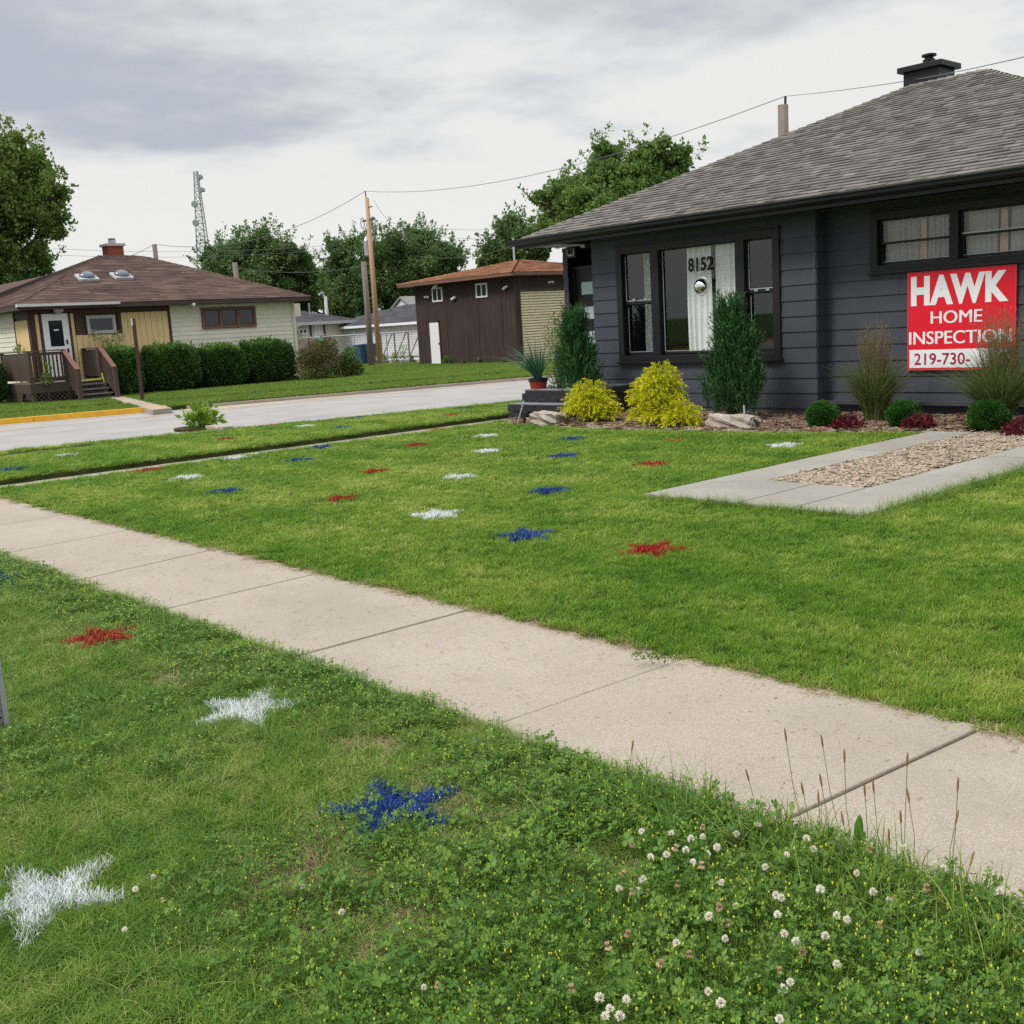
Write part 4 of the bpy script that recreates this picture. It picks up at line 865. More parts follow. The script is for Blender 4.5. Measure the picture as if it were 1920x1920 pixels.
# long low house behind the left house
xw = -56.0; a = PX(545, 606, xw); b = PX(650, 601, xw); zt5 = (a[2]+b[2])/2-.1; top = PX(560, 570, xw-4)
G5 = thing('house', 'cream house with charcoal roof and white door behind the wooden fence', 'house', (xw-4, b[1]-5, 0))
mb = MB(); mb.box((xw-8, b[1]-12, 0), (xw-.03, b[1]-.05, zt5)); lap(mb, (xw, b[1]-12), (xw, b[1]-.05), 0, zt5, (1, 0), .18, seams=False); mb.build('wall', 'cream', G5)
hiproof(G5, xw-8.5, xw+.5, b[1]-13, b[1]+.6, zt5+.12, top[2]+.1, 'roofdark')
mb = MB(); mb.box((xw+.45, b[1]-13, zt5-.06), (xw+.52, b[1]+.6, zt5+.12)); mb.build('gutter', 'greycap', G5)
for (u0, u1, v0, v1) in ((558, 576, 616, 627),):
    p = PX(u0, v0, xw); q = PX(u1, v1, xw); xwin(G5, p[1], q[1], q[2], p[2], xw+.02, 2, 'white', 'white two part window', .1)
p = PX(588, 609, xw); q = PX(602, 640, xw); mb = MB(); mb.box((xw+.021, p[1], .2), (xw+.05, q[1], p[2])); dr = mb.build('door', 'white', G5)
mb = MB()
for k in range(3): mb.box((xw+.051, p[1]+.2, p[2]-.35-.33*k), (xw+.056, q[1]-.2, p[2]-.1-.33*k))
mb.build('pane', 'darkglass', dr)
mb = MB()
for px in (582, 608):
    p = PX(px, 620, xw); mb.tube([(xw+.06, p[1], 0), (xw+.06, p[1], zt5)], .05, 6)
mb.build('downspout', 'brownwood', G5)
mb = MB(); p = PX(547, 575, xw+6); mb.box((p[0]-.6, p[1]+.0, p[2]-.5), (p[0]+.0, p[1]+.5, p[2]+.15)); mb.build('chimney', 'cream', G5)
mb = MB(); p = PX(582, 600, xw-1.0); q = PX(580, 568, xw-1.0); mb.tube([(p[0], p[1], p[2]-.6), (p[0], p[1], q[2])], .05, 6); mb.build('vent_pipe', 'antenna', G5)
# gabled house whose rake shows over the left roof
xg = -50.0; pk = PX(88, 516, xg)
G6 = thing('house', 'brown roofed gable with white rake board behind the left house', 'house', (xg-5, pk[1], 0))
sl = .46; hw = 5.2; mb = MB(); mb.prism([(pk[1]-hw, 0), (pk[1]+hw, 0), (pk[1]+hw, pk[2]-hw*sl-.15), (pk[1], pk[2]-.15), (pk[1]-hw, pk[2]-hw*sl-.15)], 'x', xg-10, xg-.4, .5); mb.build('wall', 'cream', G6)
mb = MB(); mb.prism([(pk[1]-hw-.4, pk[2]-(hw+.4)*sl-.13), (pk[1], pk[2]-.13), (pk[1]+hw+.4, pk[2]-(hw+.4)*sl-.13), (pk[1]+hw+.4, pk[2]-(hw+.4)*sl), (pk[1], pk[2]), (pk[1]-hw-.4, pk[2]-(hw+.4)*sl)], 'x', xg-11, xg-.03, .5); mb.build('roof', 'roofbrown', G6)
mb = MB()
for s_ in (-1, 1): mb.add([(xx, pk[1]+s_*u, pk[2]-u*sl+dz) for xx in (xg-.029, xg+.02) for u, dz in ((0, .02), (hw+.4, .02), (hw+.4, -.24), (0, -.24))], [(0, 1, 2, 3), (7, 6, 5, 4), (0, 4, 5, 1), (2, 6, 7, 3), (1, 5, 6, 2)])
mb.build('rake_board', 'white', G6)

# ------------------------------------------------------------------ fences, bins, poles, tower, wires
fy = 33.5; xa = PY(668, 680, fy)[0]; xb = gx0-.1; fx0 = PY(560, 680, fy)[0]
CF = thing('chain_link_fence', 'grey chain link fence running up to the brown garage', 'fence', (xb, fy, 0))
mb = MB()
for z, r_ in ((1.55, .035), (.25, .025)): mb.tube([(fx0, fy, z), (xb, fy, z)], r_, 6)
mb.build('rail', 'galv', CF)
npost = 5
for k in range(npost+1):
    x = fx0+(xb-fx0)*k/npost; m = MB(); m.tube([(x, fy, 0), (x, fy, 1.72)], .035, 6); m.build('post', 'galv', CF)
mb = MB(); nn = int((xb-fx0)/.16)
for k in range(nn):
    x = fx0+k*.16; mb.tube([(x, fy, .25), (x+1.3*.5, fy, 1.55)], .004, 3, cap=False); mb.tube([(x+.65, fy+.01, .25), (x, fy+.01, 1.55)], .004, 3, cap=False)
mb.build('mesh', 'galv', CF)
LF = thing('lattice_fence', 'weathered grey fence panel with crossed slats beside the brown garage', 'fence', (xb-1, fy+.6, 0))
la, lb = PY(716, 660, fy+.6)[0], xb+.05; mb = MB(); mb.beam((la, fy+.6, 1.62), (lb, fy+.6, 1.62), .05, .08); mb.beam((la, fy+.6, .28), (lb, fy+.6, .28), .05, .08); mb.build('rail', 'poleold', LF)
mb = MB(); n = 6
for k in range(n+1):
    x = la+(lb-la)*k/n; mb.beam((x, fy+.6, .2), (x, fy+.6, 1.65), .07, .05)
    if k < n: mb.beam((x, fy+.62, .3), (x+(lb-la)/n*.9, fy+.62, 1.6), .05, .03)
mb.box((lb-.9, fy+.55, .1), (lb-.5, fy+.59, 1.7)); mb.build('slats', 'poleold', LF)
mb = MB(); p = PY(675, 686, fy-.5); mb.box((xa-.2, fy-.45, 0), (xb, fy-.25, .16)); tag(mb.build('low_wall', 'greycap'), 'low pale concrete kerb wall under the chain link fence', 'wall')
wf = 29.5; WF = thing('wooden_fence', 'weathered brown board fence with a teal board on it', 'fence', (PY(600, 650, wf)[0], wf, 0))
xa_, xb_ = PY(556, 650, wf)[0], PY(628, 650, wf)[0]
zf = PY(600, 634, wf)[2]; mb = MB(); n = 38
for k in range(n):
    x = xa_+(xb_-xa_)*k/n; mb.box((x, wf, 0), (x+(xb_-xa_)/n-.012, wf+.03, zf+random.uniform(-.02, .02)))
mb.build('boards', 'poleold', WF)
for k in range(4):
    x = xa_+(xb_-xa_)*k/3; m = MB(); m.box((x-.06, wf-.07, 0), (x+.06, wf-.002, zf+.06)); m.build('post', 'poleold', WF)
m = MB(); p = PY(597, 632, wf-.08); q = PY(607, 639, wf-.08); m.box((p[0], wf-.1, q[2]), (q[0], wf-.075, p[2])); m.build('teal_board', 'greensign', WF)
for i, (px, lab) in enumerate(((680, 'blue wheeled bin standing left by the weathered pole'), (693, 'blue wheeled bin half hidden behind the weathered pole'))):
    p = PY(px, 680, 32.7+.3*i); x, y = p[0], p[1]; b_ = thing('wheeled_bin', lab, 'bin', (x, y, 0), 0, 'blue wheeled bins by the poles')
    m = MB(); m.add([(x-.22, y-.24, .06), (x+.22, y-.24, .06), (x+.22, y+.24, .06), (x-.22, y+.24, .06), (x-.31, y-.33, .98), (x+.31, y-.33, .98), (x+.31, y+.36, .98), (x-.31, y+.36, .98)], [(0, 1, 2, 3), (0, 4, 5, 1), (1, 5, 6, 2), (2, 6, 7, 3), (3, 7, 4, 0)]); m.build('body', 'blue_bin', b_)
    m = MB(); m.prism([(y-.37, .98), (y-.37, 1.02), (y, 1.07), (y+.38, 1.03), (y+.38, .98)], 'x', x-.33, x+.33); m.build('lid', 'blue_bin', b_)
    for s_ in (-1, 1): m = MB(); m.tube([(x+s_*.25, y+.27, .1), (x+s_*.31, y+.27, .1)], .1, 10); m.build('wheel', 'black', b_)
# poles
def pole(name, label, base, h, r0, r1, mat, cat='pole'):
    t = thing(name, label, cat, (base[0], base[1], 0)); m = MB(); m.tube([(base[0], base[1], -.1), (base[0], base[1], h*.5), (base[0], base[1], h)], [r0, (r0+r1)/2, r1], 12); m.build('pole', mat, t, smooth=True); return t
PB = AT(712, 683, 55.5); ptop = AT(690, 371, 55.5)[2]
UP = pole('utility_pole', 'tall light brown utility pole with grey transformer beside the brown garage', PB, ptop, .135, .10, 'polewood')
x, y = PB[0], PB[1]
m = MB(); m.lathe([(.12, 0), (.15, .03), (.15, .75), (.12, .80), (.05, .95)], (x-.30, y, ptop-2.75), 14); m.beam((x-.3, y, ptop-2.3), (x, y, ptop-2.3), .05, .05); tr_ = m.build('transformer', 'galv', UP)
m = MB()
for s_, dz in ((-1, -1.15), (1, -1.2)): m.tube([(x+s_*.45+.22*math.cos(a)*.7, y-.05, ptop+dz+.26*math.sin(a)) for a in np.linspace(0, 2*PI, 14)], .022, 5)
m.tube([(x-.42, y, ptop-1.9), (x-.38, y, ptop-1.5), (x-.1, y, ptop-1.1)], .02, 5); m.tube([(x+.2, y-.05, ptop-1.1), (x+.6, y-.05, ptop-1.0)], .02, 5); m.build('cable_coil', 'wire', UP)
m = MB(); m.beam((x-.5, y, ptop-1.05), (x+.55, y, ptop-1.05), .06, .08); m.build('crossarm', 'rust', UP); m = MB(); m.beam((x+.09, y, ptop-.45), (x+.4, y, ptop-.45), .04, .05); m.build('bracket', 'rust', UP); m = MB(); m.tube([(x-.05, y, ptop-.05), (x-.1, y, ptop+.35)], .03, 6); m.build('top_pin', 'rust', UP)
OPb = AT(697, 683, 54.0); opz = AT(686, 490, 54.0)[2]; OP = pole('utility_pole', 'shorter weathered grey pole left of the tall brown utility pole', OPb, opz, .15, .13, 'poleold')
BPb = AT(447, 560, 66); BP = pole('utility_pole', 'short grey pole stub rising over the left house roof before the trees', BPb, AT(446, 492, 66)[2], .16, .15, 'poleold')
CPb = AT(294, 500, 62); CPz = AT(290, 458, 62)[2]; CP = pole('utility_pole', 'thin dark pole poking above the brown roof right of the chimney', CPb, CPz, .13, .12, 'poleold')
DPb = AT(1469, 262, 30); DPz = AT(1467, 197, 30)[2]; DP = pole('utility_pole', 'wooden pole top showing above the grey shingle roof', DPb, DPz, .14, .13, 'poleold')
m = MB(); m.tube([(DPb[0]+.06, DPb[1], DPz-.2), (DPb[0]+.08, DPb[1], DPz+.2)], .03, 6); m.build('insulator', 'black', DP)
p = AT(965, 497, 58); q = AT(962, 445, 58); EP = pole('mast', 'thin grey mast in front of the tree behind the orange brown roof', q, q[2], .06, .05, 'antenna', 'mast')
p = AT(613, 590, 72); LP_ = pole('street_lamp', 'pale street lamp with curved arm in front of the far trees', p, AT(611, 556, 72)[2], .14, .1, 'greycap', 'street lamp')
m = MB(); q = AT(611, 556, 72); r_ = AT(598, 557, 72); m.tube([(q[0], q[1], q[2]-.3), ((q[0]+r_[0])/2, (q[1]+r_[1])/2, q[2]+.3), (r_[0], r_[1], r_[2]+.1)], .09, 6); m.build('arm', 'greycap', LP_)
SPp = G(268, 752); SPo = thing('post', 'thin rusty brown post standing bare in the grass beside the far path', 'post', (SPp[0], SPp[1], 0))
zt_ = AT(249, 597, math.hypot(SPp[0], SPp[1]))[2]; m = MB(); x, y = SPp[0], SPp[1]
m.prism([(x-.035, y-.05), (x-.02, y-.05), (x-.02, y+.02), (x+.02, y+.02), (x+.02, y-.05), (x+.035, y-.05), (x+.035, y+.035), (x-.035, y+.035)], 'z', -.1, zt_); m.build('post_channel', 'rust', SPo)
m = MB(); m.box((x-.055, y-.052, zt_-.2), (x+.035, y-.06, zt_)); m.build('bracket', 'greycap', SPo)
# near galvanised sign post at the left edge
p = G(6, 1372); NPo = thing('signpost', 'galvanised perforated steel sign post at the left edge of the verge', 'post', (p[0], p[1], 0)); x, y = p[0]-.012, p[1]
dd_ = unit(np.array([p[0], p[1]])); uu = np.array([dd_[1], -dd_[0]]); uu = uu if uu[0] > 0 else -uu
m = MB(); outl = [(-.03, 0), (-.012, 0), (-.008, .022), (.008, .022), (.012, 0), (.03, 0), (.03, .004), (.015, .004), (.011, .026), (-.011, .026), (-.015, .004), (-.03, .004)]
m.prism([(x+uu[0]*a+dd_[0]*b, y+uu[1]*a+dd_[1]*b) for a, b in outl], 'z', -.1, 2.3); m.build('channel', 'galv', NPo)
m = MB()
for k in range(80):
    z = .05+k*.028; c3 = np.array([x, y])+dd_*.0205; m.add([(c3[0]+uu[0]*.004*math.cos(t), c3[1]+uu[1]*.004*math.cos(t), z+.005*math.sin(t)) for t in np.linspace(0, 2*PI, 8)[:-1]], [tuple(range(7))])
m.build('bolt_holes', 'black', NPo, fix=False)
# lattice tower
TD = 150; tb = AT(392, 560, TD); tz = AT(375, 322, TD)[2]; TW = thing('radio_tower', 'tall grey lattice radio tower with dish antennas above the trees', 'tower', (tb[0], tb[1], 0))
rt = AT(380, 322, TD)-AT(370, 322, TD); w_top = np.linalg.norm(rt)*.45; rb = np.linalg.norm(AT(392, 480, TD)-AT(362, 480, TD))*.5
ctop = AT(375, 322, TD); 
def twr(z):
    zb = AT(382, 480, TD)[2]; f = (z-zb)/(tz-zb); r_ = rb+(w_top-rb)*f; return [np.array([tb[0]*1.0+r_*math.cos(a), tb[1]+r_*math.sin(a), z]) for a in (0.3, 2.39, 4.49)]
m = MB(); zz_ = np.linspace(0, tz, 30)
for k in range(3): m.tube([twr(0)[k], twr(tz)[k]], .075, 5)
m.build('leg', 'antenna', TW)
m = MB()
for a, b in zip(zz_[:-1], zz_[1:]):
    A_, B_ = twr(a), twr(b)
    for k in range(3): j = (k+1) % 3; m.beam(A_[k], B_[j], .055, .055); m.beam(B_[k], B_[j], .05, .05)
m.build('bracing', 'antenna', TW)
for (px, py, r_) in ((378, 333, .28), (374, 336, .24), (382, 357, .28), (377, 359, .24), (367, 384, .42), (369, 419, .42)):
    q = AT(px, py, TD-1); m = MB(); m.lathe([(.05, 0), (r_*.8, .1), (r_, .45), (r_, .95), (r_*.9, 1.0)], (0, 0, 0), 12)
    m.v = [(q[0]+v[2]*.8-v[0]*.5, q[1]-v[2]*.6-v[0]*.8, q[2]+v[1]) for v in m.v]; m.build('dish', 'dish', TW)
# power lines
def wire(label, pts, sag, r=.022, group='overhead wires'):
    m = MB(); path = []
    for a, b in zip(pts[:-1], pts[1:]):
        a = np.array(a); b = np.array(b)
        for t in np.linspace(0, 1, 14)[(1 if path else 0):]: path.append(a+(b-a)*t-np.array([0, 0, sag*4*t*(1-t)]))
    m.tube(path, r*.62, 4); o = m.build('power_line', 'wire'); tag(o, label, 'wire', group); return o
ta = (PB[0]-.1, PB[1], ptop+.33); td = (DPb[0]+.08, DPb[1], DPz+.2)
wire('top wire from the tall brown pole to the thin dark pole by the chimney', [ta, (CPb[0], CPb[1], CPz)], 1.0, .02)
wire('long wire rising from the tall brown pole over the grey roof', [ta, td], .75, .016)
wire('wire running off over the chimney of the dark house', [td, tuple(AT(1700, 152, 21)), tuple(AT(1990, 90, 15))], .02, .010)
wire('wire dropping from the thin dark pole toward the left chimney', [(CPb[0], CPb[1], CPz), tuple(AT(150, 505, 60))], .2, .02)
for i, (l_, r__, dist, lab) in enumerate((((100, 466), (640, 458), 70, 'upper of the thin wires crossing behind the radio tower'), ((100, 478), (640, 466), 72, 'lower of the thin wires crossing behind the radio tower'), ((700, 374), (745, 420), 58, 'short wire falling right from the tall brown pole top'), ((820, 428), (1060, 408), 60, 'upper wire between the trees above the brown garage'), ((820, 443), (1060, 430), 60, 'lower wire between the trees above the brown garage'), ((780, 480), (960, 462), 57, 'wire just above the orange brown garage roof'), ((430, 500), (686, 497), 53, 'thin wire crossing the trees to the weathered pole'))):
    wire(lab, [tuple(AT(*l_, dist)), tuple(AT(*r__, dist))], .3, .014)
# ------------------------------------------------------------------ garden plants
def at_parent(t): return t
def shrub(name, label, cat, base, group=None): return thing(name, label, cat, (base[0], base[1], 0), 0, group)
def stems(par, base, tips, r=.012, mat='bark', n=4, name='stem'):
    m = MB()
    for tp in tips:
        b = np.array([base[0]+random.uniform(-.04, .04), base[1]+random.uniform(-.04, .04), 0.0]); tp = np.array(tp); mid = b*.5+tp*.5+np.array([0, 0, .05]); m.tube([b, mid, tp], [r, r*.7, r*.3], n)
    return m.build(name, mat, par)
def juniper(label, base, h, rad, n_sh, group, seed, lean=0.0, peaks=None):
    rng = np.random.default_rng(seed); t = shrub('juniper_bush', label, 'juniper', base, group); P = []; Dr = []; tips = []; R = []
    peaks = peaks or [(0, 0, 1.0)]
    for k in range(n_sh):
        px_, py_, pf = peaks[rng.choice(len(peaks), p=np.array([p[2]**3 for p in peaks])/sum(p[2]**3 for p in peaks))]
        f = rng.random()**.8; hz = h*pf*(.05+.82*f); az = rng.random()*2*PI; prof = rad*(1-.78*f**1.5)*(.75+.5*rng.random())*(.75 if pf < 1 else 1.0)
        p0 = np.array([base[0]+px_*f*1.0, base[1]+py_*f, hz*.75]); rr = prof*rng.random()**.4
        p1 = np.array([base[0]+px_+rr*math.cos(az), base[1]+py_+rr*math.sin(az), hz]); L_ = h*(.09+.13*rng.random())
        d = unit(np.array([math.cos(az)*.35, math.sin(az)*.35, 1.0])+rng.normal(size=3)*.13); m_ = 26
        tt = rng.random(m_)**.9; wv = .035*(1.1-tt)
        pts = p1+np.outer(tt*L_, d)+rng.normal(size=(m_, 3))*wv[:, None]*.6
        P.append(pts); Dr.append(np.tile(d, (m_, 1))+rng.normal(size=(m_, 3))*.25); 
        R.append(np.clip(rng.random()*.6+tt*.35+rng.normal(size=m_)*.06, 0, 1))
        if k % 25 == 0: tips.append(tuple(p1))
    R = np.concatenate(R); P = np.concatenate(P); Dr = np.concatenate(Dr); P[:, 2] = np.maximum(P[:, 2], .03)
    leaf_obj('foliage', P, rng.uniform(.035, .075, len(P)), 'juniper', t, Dr, .20, .25, R); stems(t, base, tips, .018); return t
jb = PY(1085, 778, 12.75); zt_ = PY(1083, 578, 12.75)[2]
juniper('narrow dark green juniper beside the black concrete steps', jb, zt_, .34, 900, 'upright junipers in front of the house', 3, peaks=[(0, 0, 1.0), (.18, 0, .62), (.26, -.05, .42), (-.26, -.1, .30)])
jb2 = PY(1375, 795, 12.7); zt_ = PY(1378, 556, 12.7)[2]
juniper('broad dark green juniper under the right end of the picture window', jb2, zt_, .30, 1250, 'upright junipers in front of the house', 4, peaks=[(.0, 0, 1.0), (.24, 0, .70), (-.27, 0, .52), (.30, 0, .45), (-.12, .1, .72)])
def gold(label, base, blobs, group, seed, n_sh=420):
    rng = np.random.default_rng(seed); t = shrub('golden_cypress', label, 'golden shrub', base, group); P = []; Dr = []; R = []; tips = []
    tot = sum(b[4] for b in blobs)
    for (bx, by, bz, rx, wgt) in blobs:
        for k in range(int(n_sh*wgt/tot)):
            d = unit(rng.normal(size=3)); d[2] = abs(d[2])*1.0-.25; d = unit(d); s0 = np.array([base[0]+bx, base[1]+by, bz])+d*rx*(.35+.55*rng.random()); L_ = rng.uniform(.10, .20); m_ = 22
            tt = np.linspace(0, 1, m_); hd = unit(np.array([d[0], d[1], d[2]*.8+.25])); pts = s0+np.outer(tt*L_, hd)-np.outer(tt**2*L_*.45, (0, 0, 1))
            P.append(pts+rng.normal(size=pts.shape)*.007); dd = np.tile(hd, (m_, 1)); dd[:, 2] -= tt*.9; Dr.append(dd+rng.normal(size=pts.shape)*.45); R.append(np.clip(tt*.75+.1+rng.normal(size=m_)*.13, 0, 1))
            if k % 20 == 0: tips.append(tuple(s0))
    P = np.concatenate(P); Dr = np.concatenate(Dr); R = np.concatenate(R); ok = P[:, 2] > .02; P = P[ok]; Dr = Dr[ok]; R = R[ok]
    leaf_obj('foliage', P, rng.uniform(.028, .05, len(P)), 'gold', t, Dr, .26, .3, R); stems(t, base, tips, .012); return t
g1 = PY(1108, 797, 11.85); gold('low golden yellow cypress mound beside the concrete steps', g1, [(0, 0, .28, .34, 5), (-.22, 0, .14, .2, 1.5), (.22, 0, .14, .22, 1.5)], 'golden cypress shrubs in the bed', 5, 700)
g2 = PY(1240, 803, 11.8); gold('taller golden yellow cypress below the middle of the picture window', g2, [(-.03, .05, .62, .22, 2), (-.05, 0, .42, .33, 4), (-.2, 0, .18, .26, 2), (.14, -.1, .18, .28, 2.5), (.45, -.12, .12, .24, 2)], 'golden cypress shrubs in the bed', 6, 1100)
def ball(name, label, base, r, mat, cat, group, seed, n=15000, leaf=.026):
    rng = np.random.default_rng(seed); t = shrub(name, label, cat, base, group); d = unit(rng.normal(size=(n, 3))); rr = r*(.72+.28*rng.random(n)**.5)*(1+.10*np.sin(d[:, 0]*6+seed*2)*np.cos(d[:, 2]*5+seed)+.05*np.sin(d[:, 1]*15+seed))
    P = d*rr[:, None]*np.array([1.05, 1.05, .92])+np.array([base[0], base[1], r*.82]); ok = P[:, 2] > .01
    leaf_obj('foliage', P[ok], rng.uniform(leaf*.7, leaf*1.4, ok.sum()), mat, t, d[ok]+np.array([0, 0, .5]), .4, .45); stems(t, base, [(base[0]+x, base[1]+y, r) for x, y in ((0, 0), (.08, .05), (-.08, .03), (.02, -.08))], .012)
for (px, py, rp, lab, sd_) in ((1527, 806, 33, 'round clipped boxwood nearest the house corner', 1), (1680, 806, 34, 'round clipped boxwood between the two tall reed grasses', 2), (1837, 813, 38, 'largest round boxwood at the head of the paver frame', 3)):
    b = G(px, py); b = b*1.0; b[1] += .2; ball('boxwood_ball', lab, b, rp*.80*np.linalg.norm(b-CAM)/FPX, 'box', 'boxwood', 'round boxwoods along the bed', sd_)
def heuch(label, base, r, seed):
    rng = np.random.default_rng(seed); t = shrub('heuchera_plant', label, 'red plant', base, 'dark red leafy plants in the bed'); n = 420
    d = unit(rng.normal(size=(n, 3))); d[:, 2] = abs(d[:, 2])*.7; P = np.array([base[0], base[1], .03])+d*r*rng.random(n)[:, None]**.5
    leaf_obj('foliage', P, rng.uniform(.03, .065, n), 'heuchera', t, d+np.array([0, 0, .2]), .75, .5); stems(t, base, [(base[0]+rng.uniform(-.1, .1), base[1], rng.uniform(.15, .3)) for _ in range(5)], .004)
for i, (px, py, r, lab) in enumerate(((1580, 808, .20, 'dark red leafy plant beside the boxwood at the house corner'), (1712, 808, .20, 'dark red leafy plant right of the middle boxwood'), (1908, 822, .23, 'dark red leafy plant at the right edge beside the gravel'))):
    b = G(px, py); b[1] += .12; heuch(lab, b, r, 20+i)
def reed(label, base, h, spread, n, seed):
    rng = np.random.default_rng(seed); t = shrub('reed_grass', label, 'ornamental grass', base, 'tall reed grasses against the dark wall')
    P = np.zeros((n, 3)); a = rng.random(n)*2*PI; rr = .13*rng.random(n)**.5; P[:, 0] = base[0]+rr*np.cos(a); P[:, 1] = base[1]+rr*np.sin(a)
    hh_ = h*rng.uniform(.38, .82, n); V, F, q = blades_arrays(P, hh_, rng.uniform(.006, .012, n), rng.uniform(.08, 1.25, n)*spread, a+rng.normal(size=n)*.5, 5, 1.1, rng); npmesh('blades', V, F, np.repeat(rng.random(n), 12), 'reed', t)
    n2 = n//4; P2 = np.zeros((n2, 3)); a2 = rng.random(n2)*2*PI; rr = .10*rng.random(n2)**.5; P2[:, 0] = base[0]+rr*np.cos(a2); P2[:, 1] = base[1]+rr*np.sin(a2)
    V, F, q = blades_arrays(P2, h*rng.uniform(.75, 1.05, n2), rng.uniform(.003, .005, n2), rng.uniform(.02, .26, n2)*spread, a2, 5, .6, rng); npmesh('stalks', V, F, np.repeat(rng.random(n2), 12), 'reedtip', t)
    m_ = 9; LP = []; LD = []
    Vr = V.reshape(n2, 12, 3)
    for k in range(n2):
        p1 = Vr[k, 10]; p0 = Vr[k, 6]; dd = p1-p0; tt = rng.random(m_)[:, None]; LP.append(p0+dd*tt); LD.append(np.tile(dd, (m_, 1)))
    leaf_obj('plumes', np.concatenate(LP), rng.uniform(.02, .045, n2*m_), 'reedtip', t, unit(np.concatenate(LD)), .14, .25)
b = PY(1640, 780, 13.0); reed('tall tawny reed grass left of the red sign', b, PY(1640, 603, 13.0)[2], .62, 1300, 31)
b = PY(1872, 790, 12.75); reed('tall tawny reed grass growing in front of the red sign', b, PY(1870, 575, 12.75)[2], .78, 1700, 32)
# rocks
def rock(label, base, sx_, sy_, sz_, seed, rz=0):
    rng = np.random.default_rng(seed); bm = bmesh.new(); bmesh.ops.create_cube(bm, size=1); bmesh.ops.subdivide_edges(bm, edges=bm.edges[:], cuts=5, use_grid_fill=True)
    ph = rng.random((6, 3))*6; fr = rng.uniform(1.5, 7, (6, 3))
    for v in bm.verts:
        c = v.co.copy(); s_ = .86+.14*(c.length/.87); v.co = c*(1-.13*max(0, (c.length-.5))*2)
        d_ = sum(math.sin(fr[k][0]*c.x*2+fr[k][1]*c.y*2+fr[k][2]*c.z*2+ph[k][0])*.5**(k*.4) for k in range(6))
        v.co += v.normal*.045*d_+Vector(rng.normal(size=3)*.012)
        v.co.x *= sx_*(1+.10*c.z); v.co.y *= sy_; v.co.z *= sz_
    bm.normal_update(); me = D.meshes.new('rock'); bm.to_mesh(me); bm.free(); me.materials.append(M['stone']); o = link('rock', me); o.location = (base[0], base[1], sz_*.42); o.rotation_euler = (0, .04, rz); tag(o, label, 'rock', 'pale limestone rocks edging the bed')
b = G(1013, 799); rock('pale limestone rock lying in front of the black steps', (b[0], b[1]+.2), .52, .32, .21, 1, .1)
b = G(1358, 806); rock('long flat limestone rock lying before the broad juniper', (b[0], b[1]+.2), .68, .32, .19, 2, .05)
for (p0, p1, lab) in (((970, 797), (982, 752), 'leaning pale garden stake beside the black steps'), ((1397, 806), (1395, 760), 'short pale garden stake standing behind the long rock')):
    b = G(*p0); q = PY(p1[0], p1[1], b[1]+.02); m = MB(); m.tube([b, q], .011, 6); tag(m.build('garden_stake', 'greycap'), lab, 'stake')
b = G(984, 797); m = MB(); m.box((b[0]-.05, b[1]-.02, .12), (b[0]+.07, b[1]+.03, .20)); m.prism([(b[0]-.02, 0), (b[0]+.02, 0), (b[0]+.02, .12), (b[0]-.02, .12)], 'y', b[1]-.01, b[1]+.01); tag(m.build('landscape_light', 'black'), 'small black landscape light between the steps and the rock', 'light')
# planter with spiky leaves on the stoop
pb = PY(1010, 731, 12.55); pz = .458; pot = thing('planter', 'round red pot with dark rim on the black steps', 'planter', (pb[0], pb[1], pz))
m = MB(); m.lathe([(.13, 0), (.155, .13), (.16, .13), (.16, .165), (.148, .165), (.145, .14), (.0, .14)], (pb[0], pb[1], pz), 28); po = m.build('pot', 'potred', pot, smooth=False)
m = MB(); m.lathe([(.162, .12), (.164, .172), (.14, .172), (.14, .15)], (pb[0], pb[1], pz), 28); m.build('rim', 'black', po)
spk = thing('spiky_plant', 'spiky green grass like plant growing from the red pot', 'plant', (pb[0], pb[1], pz+.12)); rng = np.random.default_rng(9); n = 150
P = np.zeros((n, 3)); a = np.where(rng.random(n) < .6, rng.normal(PI+.1, .55, n), rng.random(n)*2*PI); P[:, 0] = pb[0]+.05*np.cos(a); P[:, 1] = pb[1]+.05*np.sin(a); P[:, 2] = pz+.14
ln = rng.uniform(.05, 1.0, n)**.9*np.where(np.cos(a) < 0, 1.5, .7); V, F, q = blades_arrays(P, rng.uniform(.45, .88, n), rng.uniform(.012, .02, n), ln, a, 6, .7, rng); npmesh('leaf_blades', V, F, np.repeat(np.clip(rng.random(n)*.7+.25*(ln > .7), 0, 1), 14), 'spike', spk)
# variegated shrub past the stoop, hosta on the parkway, weeds
def loose(name, label, cat, blobs, n, size, mat, seed, group=None, aspect=.6, upd=.4, base=None, stemr=.012):
    rng = np.random.default_rng(seed); base = base if base is not None else (blobs[0][0], blobs[0][1]); t = shrub(name, label, cat, base, group); P = []; Dr = []
    tot = sum(b[3]**2 for b in blobs); tips = []
    for (x, y, z, r) in blobs:
        m_ = int(n*r*r/tot); d = unit(rng.normal(size=(m_, 3))); P.append(np.array([x, y, z])+d*r*(rng.random((m_, 1))**.45)); Dr.append(d+np.array([0, 0, upd])); tips.append((x, y, z+r*.5))
    P = np.concatenate(P); Dr = np.concatenate(Dr); ok = P[:, 2] > .02; leaf_obj('foliage', P[ok], rng.uniform(size*.6, size*1.3, ok.sum()), mat, t, Dr[ok], aspect, .6); stems(t, base, tips, stemr); return t
